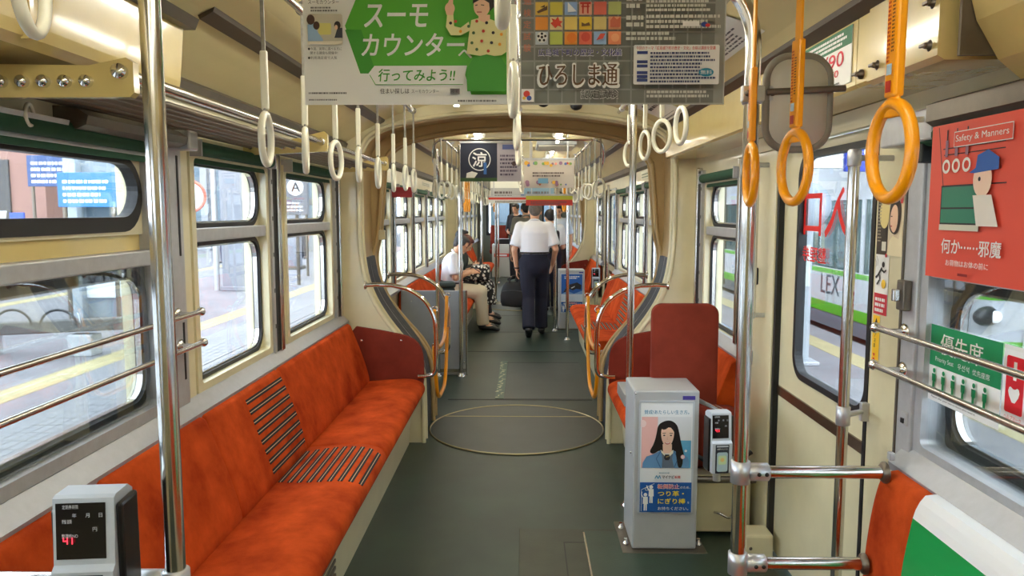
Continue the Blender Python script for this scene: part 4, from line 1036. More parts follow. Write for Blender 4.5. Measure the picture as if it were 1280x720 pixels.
for i, (x0, w, yy, z0, h, c1, c2) in enumerate(((-.40, .75, 8.6, 1.63, .07, (208, 60, 40), (236, 236, 230)), (.02, .50, 8.2, 1.60, .11, (190, 190, 60), (206, 60, 50)), (-.5, .45, 11.4, 1.72, .3, (226, 226, 214), (170, 170, 170)), (.0, .45, 11.4, 1.72, .3, (220, 210, 190), (120, 150, 170)), (-.45, .45, 14.5, 1.7, .3, (200, 206, 200), (90, 110, 150)), (.02, .45, 14.5, 1.7, .3, (220, 214, 200), (190, 90, 80)))):
    t = thing('hanging_advert', ('narrow red-edged banner past the far adverts', 'yellow-green and red banner past the far adverts', 'pale advert near the far articulation on the left', 'pale advert near the far articulation on the right', 'advert in the last car on the left', 'advert in the last car on the right')[i], 'advert', (x0 + w / 2, yy, z0), 'far hanging adverts')
    b = ad_panel(x0, yy, z0, w, h); a = Art(b, plane_fn((x0, yy, z0), (1, 0, 0), (0, 0, 1)), .001)
    a.rect(ink(*c2), 0, 0, w, h); a.rect(ink(*c1), 0, h * .55, w, h); a.greek(ink(90, 80, 80), w * .1, h * .1, w * .9, h * .45, 2, .6, i)
    part('printed_panel', b, t); holder(t, x0, x0 + w, yy, z0 + h)
for x, yy, lab in ((.115, 4.62, 'left'), (.31, 4.62, 'right')):
    t = thing('dome_camera', '%s of two black dome cameras on the ceiling before the articulation' % lab, 'camera', (x, yy, 2.24), 'ceiling dome cameras')
    zc = ceil_z(x - CX); b = B(M('dome_base_grey', (150, 142, 126), .4)); b.lathe([(.048, 0), (.048, .05), (.042, .085), (.036, .09)], (x, yy, zc + .005), (0, 0, -1)); part('base', b, t)
    b = B(BLACKP); b.sph((x, yy, zc - .085), (.036, .036, .03)); part('dome', b, t)
t = thing('strap_crossbar', 'steel crossbar joining the strap rails at the second car', 'rail', (CX, 6.45, 2.13)); b = B(STEEL); b.cyl((CX - .64, 6.45, 2.135), (CX + .64, 6.45, 2.135), .014, 12); part('bar', b, t)
for q in (-1, 1):
    b = B(STEEL); b.tube(smooth_path([(CX + q * .64, 6.45, 2.135), (CX + q * .7, 6.45, 2.10), (CX + q * .73, 6.6, 1.98), (CX + q * .73, 6.9, 1.90), (CX + q * .73, 7.0, 1.80)], 5), .013, 10); part('bent_end', b, t)
t = thing('aircon_vent', 'slatted grey air vent on the ceiling past the far adverts', 'vent', (.33, 7.6, 2.2))
b = B(GREYP); b.box(.12, .50, 7.3, 8.0, 2.165, 2.21, .006); part('housing', b, t)
for q in range(8): b = B(WHITEP); b.box(.14, .48, 7.34 + q * .08, 7.37 + q * .08, 2.15, 2.166, .003); part('slat', b, t)

# ================================================================ ADVERT BOXES AND CARD READERS
def advert_box(x0, x1, y0, y1, h, label, style):
    t = thing('advert_box', label, 'advert box', ((x0 + x1) / 2, (y0 + y1) / 2, 0))
    b = B(GREYP); b.box(x0, x1, y0, y1, .012, h, .008, None, 3); part('cabinet', b, t)
    b = B(ALUD); b.box(x0 - .045, x1 + .045, y0 - .035, y1 + .03, 0, .010, .003)
    b.use(CHROME)
    for x in (x0 - .022, x1 + .022):
        for y in (y0 + .05, y1 - .06): b.lathe([(.013, 0), (.013, .012), (.008, .013), (.008, .03)], (x, y, .010), seg=8)
    part('base_plate', b, t)
    W, Hh = x1 - x0, h
    b = B(SILVERP); fx = lambda u, v, d=0: (x0 + u, y0 - d, v)
    lo = rrect(.022, h - .56, W - .022, h - .045, .006, 3); li = rrect(.030, h - .552, W - .030, h - .053, .004, 3); b.frame(lo, li, fx, -.002, .006); part('poster_frame', b, t)
    b = B(PAPER); b.box(x0 + .028, x1 - .028, y0 - .003, y0 + .001, h - .554, h - .051)
    u0, u1, v0, v1 = .030, W - .030, h - .552, h - .053; w_, h_ = u1 - u0, v1 - v0
    a = Art(b, lambda u, v, d=0: (x0 + u0 + u * w_ / 200, y0 - .003 - d, v0 + v * h_ / 420), .0002)   # sheet units 200 x 420
    BLU = ink(18, 88, 168); YL = ink(250, 222, 40); RD = ink(220, 50, 70)
    if style == 'job':
        a.rect(ink(238, 242, 246), 0, 0, 200, 420)
        a.text(ink(30, 130, 170), '賛成!あたらしい生き方。', 14, 376, 16, w=172, bold=.012)
        a.rect(ink(240, 190, 186), 4, 170, 66, 366); a.disc(ink(250, 222, 220), 8, 340, 14); a.rect(ink(226, 230, 236), 66, 170, 196, 366); a.rect(ink(96, 172, 214), 128, 170, 196, 276)
        a.disc(WHITE, 176, 236, 5); a.disc(WHITE, 136, 250, 3)
        HR = ink(26, 18, 18); SK = ink(244, 206, 184)
        a.poly(HR, chaikin([(88, 350), (66, 334), (62, 300), (52, 262), (34, 232), (50, 222), (74, 238), (90, 232), (128, 236), (138, 214), (134, 172), (172, 172), (170, 220), (158, 262), (148, 312), (140, 338), (116, 354)], 2))
        a.poly(SK, [(86, 262), (88, 226), (122, 226), (122, 262)])
        a.poly(ink(244, 236, 218), [(80, 240), (102, 216), (126, 240), (134, 232), (120, 205), (88, 205), (74, 232)])
        a.poly(ink(100, 116, 136), [(80, 232), (74, 170), (138, 170), (132, 232), (104, 206)])
        a.poly(ink(46, 40, 44), [(96, 222), (112, 222), (116, 208), (110, 200), (98, 200), (92, 208)]); a.poly(ink(160, 140, 90), [(98, 214), (110, 218), (112, 214), (100, 210)])
        a.poly(ink(98, 148, 196), [(80, 238), (48, 222), (24, 214), (10, 190), (8, 170), (84, 170), (86, 206)]); a.poly(ink(98, 148, 196), [(128, 238), (156, 226), (184, 212), (190, 190), (190, 170), (132, 170), (124, 206)])
        a.line(ink(60, 100, 150), [(80, 236), (62, 206), (80, 170)], 3); a.line(ink(60, 100, 150), [(130, 236), (146, 206), (132, 172)], 3)
        a.poly(SK, chaikin([(78, 316), (80, 284), (92, 256), (104, 250), (116, 256), (128, 284), (130, 316), (118, 334), (90, 334)], 2))
        a.poly(HR, chaikin([(72, 300), (78, 322), (92, 316), (112, 330), (128, 312), (136, 296), (140, 330), (118, 352), (90, 352), (70, 334)], 1))
        for q in (-1, 1):
            a.disc(DK, 104 + q * 13, 296, 4.2, 2.6, 12); a.line(HR, [(104 + q * 7, 305), (104 + q * 20, 304)], 2.2)
        a.line(ink(222, 170, 150), [(104, 290), (102, 281), (106, 280)], 1.6)
        a.poly(ink(206, 80, 80), chaikin([(92, 270), (104, 267), (116, 270), (110, 262), (98, 262)], 1)); a.poly(WHITE, [(95, 269.4), (104, 267.5), (113, 269.4), (108, 265.5), (100, 265.5)])
        a.poly(HR, chaikin([(136, 300), (150, 280), (158, 240), (166, 200), (160, 172), (146, 172), (140, 210), (134, 250), (128, 286)], 2))
        a.disc(ink(250, 196, 206), 164, 214, 8); a.disc(WHITE, 164, 214, 4)
        a.greek(ink(120, 160, 180), 74, 150, 126, 156, 1, .6, 2); a.line(ink(40, 150, 190), [(58, 130), (64, 142), (70, 130), (76, 142), (80, 130)], 3); a.text(ink(50, 50, 60), 'マイナビ', 86, 130, 13, w=46, bold=.02); a.text(ink(206, 50, 60), '転職', 134, 131, 11, w=22, bold=.02)
    else:
        a.rect(ink(34, 96, 178), 0, 126, 200, 420); a.rect(ink(200, 214, 230), 0, 126, 200, 200); a.poly(ink(36, 34, 44), [(20, 220), (60, 300), (150, 330), (190, 300), (186, 250), (140, 260), (110, 240), (80, 260), (50, 220)])
        a.poly(ink(226, 232, 240), [(90, 270), (130, 290), (126, 280), (100, 262)]); a.greek(WHITE, 30, 370, 180, 405, 2, .6, 4); a.poly(ink(120, 160, 210), [(0, 200), (60, 236), (120, 204), (200, 240), (200, 200)])
    a.rect(BLU, 0, 0, 200, 116)
    for (cu, cv) in ((22, 10), (44, 40)):
        a.disc(WHITE, cu, cv + 58, 7); a.poly(WHITE, [(cu - 9, cv + 50), (cu + 9, cv + 50), (cu + 10, cv + 22), (cu + 6, cv + 22), (cu + 6, cv - 4), (cu + 1.4, cv - 4), (cu + .6, cv + 20), (cu - .6, cv + 20), (cu - 1.4, cv - 4), (cu - 6, cv - 4), (cu - 6, cv + 22), (cu - 10, cv + 22)])
    a.line(WHITE, [(36, 84), (30, 94), (26, 104)], 4); a.line(WHITE, [(12, 58), (6, 70), (8, 80)], 4); a.line(WHITE, [(6, 4), (6, 88)], 1.6); a.line(WHITE, [(6, 88), (56, 112)], 1.6); a.band(WHITE, 26, 90, 6, 1.5, 14); a.band(WHITE, 42, 96, 6, 1.5, 14)
    a.text(WHITE, '転倒防止', 68, 92, 18, w=84, bold=.05); a.text(RD, '転倒防止', 69, 93, 16, w=82, bold=.012); a.text(WHITE, 'のため、', 156, 93, 10, w=38, bold=.008)
    a.text(YL, 'つり革・', 70, 64, 20, w=100, bold=.03); a.text(YL, 'にぎり棒', 70, 34, 21, w=106, bold=.03); a.text(WHITE, 'を', 184, 36, 8); a.text(WHITE, 'お持ちください。', 70, 10, 13, w=118, bold=.014)
    part('poster', b, t)
    b = B(ink(60, 50, 140)); b.box(x1 - .075, x1 - .02, y0 - .002, y0 + .002, h - .04, h - .023); part('name_plate', b, t)
    b = B(CHROME); b.sph((x0 + .008, y0 - .001, h - .012), .005, 8, 6); b.sph((x0 - .001, y0 + .06, h - .30), .006, 8, 6); part('lid_screw', b, t)
    return t
ab = advert_box(.490, .780, 3.315, 3.60, .742, 'grey floor-standing box with a poster of a smiling woman in a blue jacket', 'job')
b = B(CLAMP); b.box(.482, .528, 3.58, 3.86, .60, .66, .004); part('pole_bracket', b, ab)
advert_box(.455, .79, 9.85, 10.15, .78, 'far grey floor-standing box with a blue poster', 'sea')

def card_reader(x, y, z, w, h, d, label, rot=0.0):
    t = thing('card_reader', label, 'card reader', (0, 0, 0))
    b = B(SILVERP)
    zs = h * .5
    # display head leaning back, reader foot standing forward
    pr = [(d * .25, 0), (-.0, .0), (-.0, h * .50), (.012, h * .535), (.012, h * .56), (.02, h * .985), (.03, h), (d * .8, h), (d, h * .95), (d, 0)]
    b.prism([(q, v) for q, v in pr], lambda u, v, e: (e, u, v), -w / 2, w / 2); part('body', b, t)
    b = B(BLACKP); b.box(w / 2 - .001, w / 2 + .012, d * .22, d * .98, h * .0, h * .94, .008); b.box(-w / 2 - .008, -w / 2 + .001, d * .25, d * .95, h * .0, h * .9, .008); part('side_cheek', b, t)
    sc = B(M('dark_display', (16, 14, 18), .12)); f = lambda u, v, l=0: (u, .0121 + .008 * ((v - h * .56) / (h * .425)) - .001 - l, v)
    sc.add([f(u, v) for u, v in ((-w * .45, h * .575), (w * .36, h * .575), (w * .36, h * .955), (-w * .45, h * .955))], [(0, 1, 2, 3)])
    a = Art(sc, f, .0003); GY = ink(196, 200, 206); LED = M('red_led', (255, 40, 60), .4, emit=3.0); q = h / .30
    a.text(GY, '定期券期限', -w * .34, h * .915, .0085 * q, w=w * .26)
    for u, c in ((-.18, '年'), (.04, '月'), (.26, '日')): a.text(GY, c, w * u, h * .858, .0085 * q)
    a.text(GY, '残額', -w * .34, h * .82, .0085 * q, w=w * .16); a.text(GY, '円', w * .16, h * .765, .0085 * q); a.text(GY, '整理券NO', -w * .34, h * .725, .0085 * q, w=w * .26); e_ = .0018 * q; ux, uy, hh = -w * .32, h * .685, .013 * q
    a.rects(LED, [(ux, uy + hh * .45, ux + e_, uy + hh), (ux, uy + hh * .42, ux + .009 * q, uy + hh * .42 + e_), (ux + .0075 * q, uy, ux + .0075 * q + e_, uy + hh), (ux + .017 * q, uy, ux + .017 * q + e_, uy + hh)])
    part('display', sc, t)
    b = B(M('reader_black', (26, 34, 52), .3)); f2 = lambda u, v, l=0: (u, -.0012 - l, v)
    b.add([f2(u, v) for u, v in ((-w * .34, 0.0), (w * .34, 0.0), (w * .34, h * .48), (-w * .34, h * .48))], [(0, 1, 2, 3)]); a = Art(b, f2, .0003)
    a.rect(ink(196, 204, 212), -w * .30, h * .44, w * .30, h * .465, .004); a.text(WHITE, 'IC乗車券をタッチしてください', -w * .26, h * .395, .008 * q, w=w * .52); a.rect(ink(170, 196, 206), -w * .27, h * .03, w * .27, h * .355, .008); a.rect(ink(196, 216, 170), -w * .20, h * .15, w * .20, h * .30, .006); a.disc(ink(224, 190, 120), 0, h * .23, w * .1)
    part('touch_plate', b, t)
    b = B(CLAMP); b.cyl((0, d * .6, -.05), (0, d * .6, .005), .016); part('mount', b, t)
    if y > 5: b = B(STEEL); b.cyl((0, d * .6, -z), (0, d * .6, -.04), .014); part('stand', b, t)
    t.location = (x, y, z); t.rotation_euler = (0, 0, rot)
    return t
card_reader(-.802, 1.31, .742, .108, .272, .10, 'silver card reader with a black display on the cross tube beside the near pole', .1)
card_reader(.815, 3.05, .46, .085, .25, .09, 'small card reader with red digits behind the bent steel pole', .12)
card_reader(.93, 9.78, .55, .10, .26, .09, 'far card reader beside the far blue advert box')
t = thing('reader_support', 'bent steel tube holding the small card reader to the advert box', 'support tube', (.8, 3.2, .6))
b = B(STEEL); b.tube([(.782, 3.43, .685), (.79, 3.40, .685)] + smooth_path([(.80, 3.35, .685), (.845, 3.2, .684), (.86, 3.13, .67), (.855, 3.14, .62)], 5) + [(.83, 3.135, .50)], .0135, 12); part('support_tube', b, t)
b = B(ALUD); b.cyl((.76, 3.42, .30), (1.07, 3.42, .30), .016, 12); part('lower_bar', b, t)

# ================================================================ STICKERS AND POSTERS
def wall_art(s, y, z, w, h, th=.001, o=.001):
    """sheet on a side wall, y = its edge on the viewer's left"""
    fn = plane_fn((wx(s, o + th), y, z), (0, -s, 0), (0, 0, 1)); b = B(PAPER)
    b.box(wx(s, o), wx(s, o + th), y, y - s * w, z, z + h); return b, Art(b, fn, .0003), fn
b, a, fn = wall_art(1, 2.385, 1.40, .175, .18)
a.rect(ink(222, 206, 176), 0, 0, .165, .18); a.rect(ink(56, 46, 36), 0, 0, .07, .18); a.disc(ink(226, 208, 140), .045, .125, .032, .045); a.rect(ink(230, 226, 210), .035, .012, .062, .04); a.greek(ink(160, 150, 130), .006, .04, .03, .16, 12, .4, 3)
a.poly(ink(50, 36, 30), chaikin([(.085, .17), (.075, .12), (.08, .07), (.13, .06), (.15, .11), (.145, .16), (.115, .178)], 2)); a.poly(ink(238, 198, 168), chaikin([(.09, .14), (.08, .11), (.088, .08), (.11, .065), (.13, .09), (.13, .14), (.11, .155)], 2))
a.poly(ink(238, 226, 190), [(.07, 0), (.085, .045), (.105, .06), (.14, .05), (.16, .10), (.165, 0)]); a.line(ink(190, 90, 80), [(.088, .088), (.098, .088)], .004); a.line(ink(60, 40, 36), [(.088, .117), (.098, .117)], .003); a.rect(ink(200, 60, 60), .145, .155, .158, .175)
solo('wall_poster', b, 'small photo poster of a face under the nearest yellow strap', 'poster', fn(.08, 0))
b, a, fn = wall_art(1, 2.385, 1.215, .085, .20)
a.rect(WHITE, 0, 0, .085, .20); a.rect(ink(196, 36, 52), .0, 0, .085, .065); a.greek(WHITE, .008, .008, .078, .058, 3, .6, 1)
a.disc(DK, .052, .155, .009); a.line(DK, [(.045, .145), (.018, .118), (.006, .112)], .008); a.line(DK, [(.040, .140), (.062, .132), (.074, .14)], .006); a.line(DK, [(.03, .128), (.036, .108), (.018, .092)], .006)
a.disc(ink(242, 200, 60), .062, .096, .014, n=12); a.line(ink(120, 120, 120), [(.012, .18), (.022, .165), (.02, .15)], .002); a.line(ink(120, 120, 120), [(.006, .17), (.014, .158), (.012, .146)], .002); a.disc(ink(200, 50, 60), .074, .184, .006)
solo('warning_sticker', b, 'white and red sticker showing a falling black figure', 'sticker', fn(.04, 0))
b, a, fn = wall_art(1, 2.385, 1.055, .046, .155)
a.rect(ink(246, 196, 30), 0, 0, .046, .155); a.poly(DK, [(.023, .148), (.012, .128), (.034, .128)]); a.rect(DK, .014, .118, .032, .124)
for q, c in enumerate('ドア注意'): a.text(DK, c, .015, .103 - q * .016, .013, bold=.015)
a.poly(ink(206, 50, 40), [(.014, .036), (.030, .036), (.022, .024)]); a.poly(ink(206, 50, 40), [(.014, .022), (.030, .022), (.022, .010)])
solo('warning_sticker', b, 'narrow yellow upright warning sticker below the falling figure sticker', 'sticker', fn(.02, 0))
t = thing('door_latch', 'metal latch box on the aluminium post beside the guard bars', 'latch', (1.07, 2.15, 1.30))
b = B(ALUD); b.box(wx(1, .022), wx(1, .045), 2.115, 2.16, 1.255, 1.34, .004); part('latch_box', b, t)
b = B(STEEL); b.box(wx(1, .045), wx(1, .065), 2.13, 2.15, 1.28, 1.315, .004); part('latch_tongue', b, t)
b = B(ALU); b.box(wx(1, .022), wx(1, .03), 2.10, 2.13, .93, .97, .003); b.use(BLACKP).box(wx(1, .03), wx(1, .034), 2.108, 2.122, .938, .952); solo('window_catch', b, 'small catch low on the aluminium post of the right window', 'catch', (1.07, 2.11, .95))
# red manners poster hung in front of the window
RP = ink(226, 84, 66)
b, a, fn = wall_art(1, 1.965, 1.368, .58, .372, .002, .066)
a.rect(RP, 0, 0, .58, .375)
KL = ink(40, 30, 34)
a.line(KL, [(.03, .37), (.062, .225), (.31, .225)], .003); a.line(KL, [(.06, .30), (.30, .30)], .0025); a.line(KL, [(.055, .315), (.3, .315)], .0025)
for u in (.072, .115, .160):
    a.line(KL, [(u, .36), (u, .31)], .005); a.rect(ink(150, 110, 130), u - .006, .295, u + .006, .335); a.band(ink(244, 240, 232), u + .002, .272, .017, .007, 20)
TE = ink(48, 128, 104)
a.rect(KL, .062, .118, .225, .226); a.rect(TE, .066, .173, .221, .222); a.rect(TE, .066, .136, .221, .169); a.rect(ink(214, 212, 196), .062, .118, .225, .132)
a.rect(WHITE, .108, .315, .33, .352); a.rect(RP, .110, .317, .328, .350); a.text(WHITE, 'Safety & Manners', .116, .323, .020, w=.20)
a.disc(ink(246, 214, 190), .232, .235, .035, .04); a.poly(ink(40, 96, 180), [(.180, .252), (.205, .262), (.21, .29), (.25, .30), (.29, .28), (.29, .255), (.2, .25)]); a.disc(KL, .222, .236, .005)
a.poly(ink(236, 230, 220), [(.20, .20), (.27, .20), (.30, .13), (.22, .13)])
a.text(WHITE, '何か⋯⋯邪魔', .082, .062, .036, w=.235, bold=.02); a.text(WHITE, 'お荷物はお体の前に', .106, .033, .015, w=.17, bold=.008); a.rect(ink(150, 30, 36), .16, .012, .2, .018)
solo('hanging_poster', b, 'red manners poster hanging before the near right window', 'poster', fn(.2, 0))
# window stickers on the inside of the glass
b, a, fn = wall_art(1, 2.052, 1.025, .305, .205, .0008, -.0035)
GN = ink(0, 138, 84); a.rect(WHITE, 0, 0, .31, .205); a.rect(GN, 0, .095, .31, .205)
a.text(WHITE, '優先席', .05, .132, .055, w=.185, bold=.012); a.text(WHITE, 'Priority Seat', .03, .106, .016, w=.085); a.text(WHITE, '우선석', .135, .107, .016, w=.05); a.text(WHITE, '优先座席', .20, .107, .015, w=.07)
for q in range(6):
    u = .03 + q * .046; a.disc(GN, u, .083, .0065, n=10); a.poly(GN, [(u - .009, .074), (u + .009, .074), (u + .008, .054), (u + .005, .054), (u + .005, .038), (u - .005, .038), (u - .005, .054), (u - .008, .054)])
a.text(DK, 'お年寄りの方・この席を必要としている方にお譲りください。', .012, .021, .009, w=.28); a.text(DK, 'Please offer your seat to those who need it.', .03, .010, .007, w=.2)
solo('priority_seat_sticker', b, 'green and white priority seat sticker on the near right window', 'sticker', fn(.15, 0))
b, a, fn = wall_art(1, 1.738, 1.055, .24, .175, .0008, -.0035)
a.rect(ink(244, 244, 244), 0, 0, .24, .165); RR = ink(220, 20, 40); a.rect(RR, .012, .022, .075, .152, .006)
a.rects(WHITE, [(.038, .098, .049, .140), (.0235, .113, .0635, .125)]); a.poly(WHITE, chaikin([(.0435, .040), (.022, .068), (.028, .084), (.0435, .076), (.059, .084), (.065, .068)], 1))
a.text(RR, 'ヘルプマーク', .014, .007, .010, w=.06); a.text(RR, 'このマークは', .09, .132, .012, w=.09); a.greek(RR, .09, .085, .2, .125, 3, .6, 3); a.greek(DK, .09, .02, .2, .075, 5, .5, 4)
solo('help_mark_sticker', b, 'white sticker with a red block, white cross and heart', 'sticker', fn(.12, 0))
# small framed photos etc. further back
b = B(ink(150, 30, 30)); b.box(wx(-1, 0), wx(-1, .20), 6.80, 6.84, 1.66, 1.75, .004); solo('sign_box', b, 'dark red sign box on the wall above the far left windows', 'sign', (-1.1, 6.8, 1.7))
b, a, fn = wall_art(-1, 5.66, 1.52, .2, .14, .006, .002)
a.rect(ink(120, 110, 110), .008, .008, .192, .132); rn = random.Random(8)
for q in range(22): a.rect(ink(rn.randint(30, 200), rn.randint(30, 160), rn.randint(30, 160)), *(lambda u, v: (u, v, u + rn.uniform(.01, .03), v + rn.uniform(.01, .03)))(rn.uniform(.01, .16), rn.uniform(.01, .1)))
solo('wall_photo', b, 'small framed photo on the wall just past the articulation', 'picture', fn(.1, 0))
t = thing('wall_switch', 'cream wall unit beside the far bulkhead window', 'switch', (-1.0, 5.46, 1.36)); b = B(CREAM); b.box(-1.05, -1.0, 5.47, 5.50, 1.33, 1.40, .005); part('plate', b, t)
for i, (s, y, z, w, h, c, lab) in enumerate(((-1, 9.0, 1.84, .8, .05, (200, 196, 180), 'pale route strip above the left windows past the articulation'), (1, 6.3, 1.83, .9, .07, (226, 224, 200), 'pale route notice above the right windows past the articulation'), (1, 8.95, 1.25, .12, .2, (206, 226, 214), 'small green-tinted sheet beside the far door'))):
    b, a, fn = wall_art(s, y if s < 0 else y + w, z, w, h, .003, .004); a.rect(ink(*c), 0, 0, w, h); a.greek(ink(80, 110, 70), w * .05, h * .15, w * .95, h * .85, 2 if h < .1 else 6, .5, i); solo('route_notice', b, lab, 'notice', fn(w / 2, 0))
# fare machine and cab things at the far end
t = thing('fare_machine', 'pale grey fare machine at the far end of the aisle', 'fare machine', (-.45, 17.9, 0))
b = B(M('fare_machine_grey', (196, 194, 186), .4)); b.box(-.75, -.22, 17.8, 18.3, 0, .78, .02); part('cabinet', b, t)
b = B(BLACKP); b.box(-.70, -.27, 17.84, 18.25, .78, .90, .02); part('coin_tray', b, t)
b = B(ink(200, 60, 50)); b.box(-.70, -.27, 17.79, 17.80, .48, .56); b.use(WHITE).box(-.66, -.4, 17.785, 17.79, .50, .54); part('notice_plate', b, t)
t = thing('driver_seat', 'dark seat by the far cab window', 'seat', (-.6, 18.9, 0)); b = B(ORANGED); b.box(-.85, -.4, 18.7, 19.15, .5, .62, .04); part('cushion', b, t); b = B(ORANGED); b.box(-.85, -.4, 19.12, 19.22, .6, 1.2, .04); part('backrest', b, t); b = B(BLACKP); b.cyl((-.62, 18.9, 0), (-.62, 18.9, .5), .06); part('pedestal', b, t)
# ================================================================ PEOPLE
def rcone(b, p0, r0, p1, r1, seg=12, e0=True, e1=True, fl=None):
    """one closed tapered limb piece with round (or flat) ends; fl squashes the section along an axis"""
    p0, p1 = Vector(p0), Vector(p1); ax = (p1 - p0); L = ax.length
    if L < 1e-6: b.sph(p0, max(r0, r1), seg, 8); return
    ax.normalize(); prof = []
    if e0: prof += [(r0 * math.sin(a), -r0 * math.cos(a)) for a in (0.15, .5, .9, 1.3)]
    else: prof += [(r0, 0)]
    if e1: prof += [(r1 * math.sin(a), L - r1 * math.cos(a)) for a in (1.75, 2.2, 2.6, 2.95)]
    else: prof += [(r1, L)]
    n0 = len(b.v); b.lathe(prof, p0, ax, seg)
    if fl:
        d = Vector(fl[0]).normalized(); k = fl[1]
        for i in range(n0, len(b.v)):
            v = Vector(b.v[i]); rel = v - p0; c = p0 + ax * rel.dot(ax); q = v - c; q -= d * q.dot(d) * (1 - k); b.v[i] = tuple(c + q)
def fuse(b, name, vox, it=3, fac=.5):
    me = b.mesh(name); o = bpy.data.objects.new(name, me); COL.objects.link(o)
    r = o.modifiers.new('r', 'REMESH'); r.mode = 'VOXEL'; r.voxel_size = vox; r.use_smooth_shade = True
    s = o.modifiers.new('s', 'SMOOTH'); s.iterations = it; s.factor = fac
    bpy.context.view_layer.update(); out = bpy.data.meshes.new_from_object(o.evaluated_get(bpy.context.evaluated_depsgraph_get()))
    bpy.data.objects.remove(o); out.name = name
    out.materials.clear(); out.materials.append(b.mats[0])
    return out
def mpart(name, me, parent):
    o = link(name, me); o.parent = parent; return o
def hand(b, w, d, nrm, curl, side, k=1.0):
    """palm and five fingers from wrist w along d; nrm = back of the hand; side = +1 if the thumb is on d x nrm"""
    w, d, n = Vector(w), Vector(d).normalized(), Vector(nrm); n = (n - d * n.dot(d)).normalized(); s = d.cross(n) * side
    for t in (-.026, -.009, .009, .026): rcone(b, w + d * .005 * k + s * t * .7 * k, .013 * k, w + d * .082 * k + s * t * k, .0105 * k, 8)
    for t, L in ((.029, .068), (.0105, .078), (-.0085, .072), (-.027, .056)):
        p = w + d * .085 * k + s * t * k; a = curl * .55; q = p
        for ln, r0, r1 in ((.46, .0092, .0086), (.32, .0086, .0078), (.22, .0078, .0068)):
            dd = (d * math.cos(a) - n * math.sin(a)); q2 = q + dd * L * ln * k; rcone(b, q, r0 * k, q2, r1 * k, 8); q = q2; a += curl * .75
    p = w + d * .022 * k + s * .026 * k; d1 = (d * .62 + s * .70 - n * .35 * (0.4 + curl)).normalized(); q = p + d1 * .042 * k; rcone(b, p, .0125 * k, q, .010 * k, 8)
    d2 = (d * .9 + s * .2 - n * .5 * curl).normalized(); rcone(b, q, .010 * k, q + d2 * .032 * k, .0078 * k, 8)
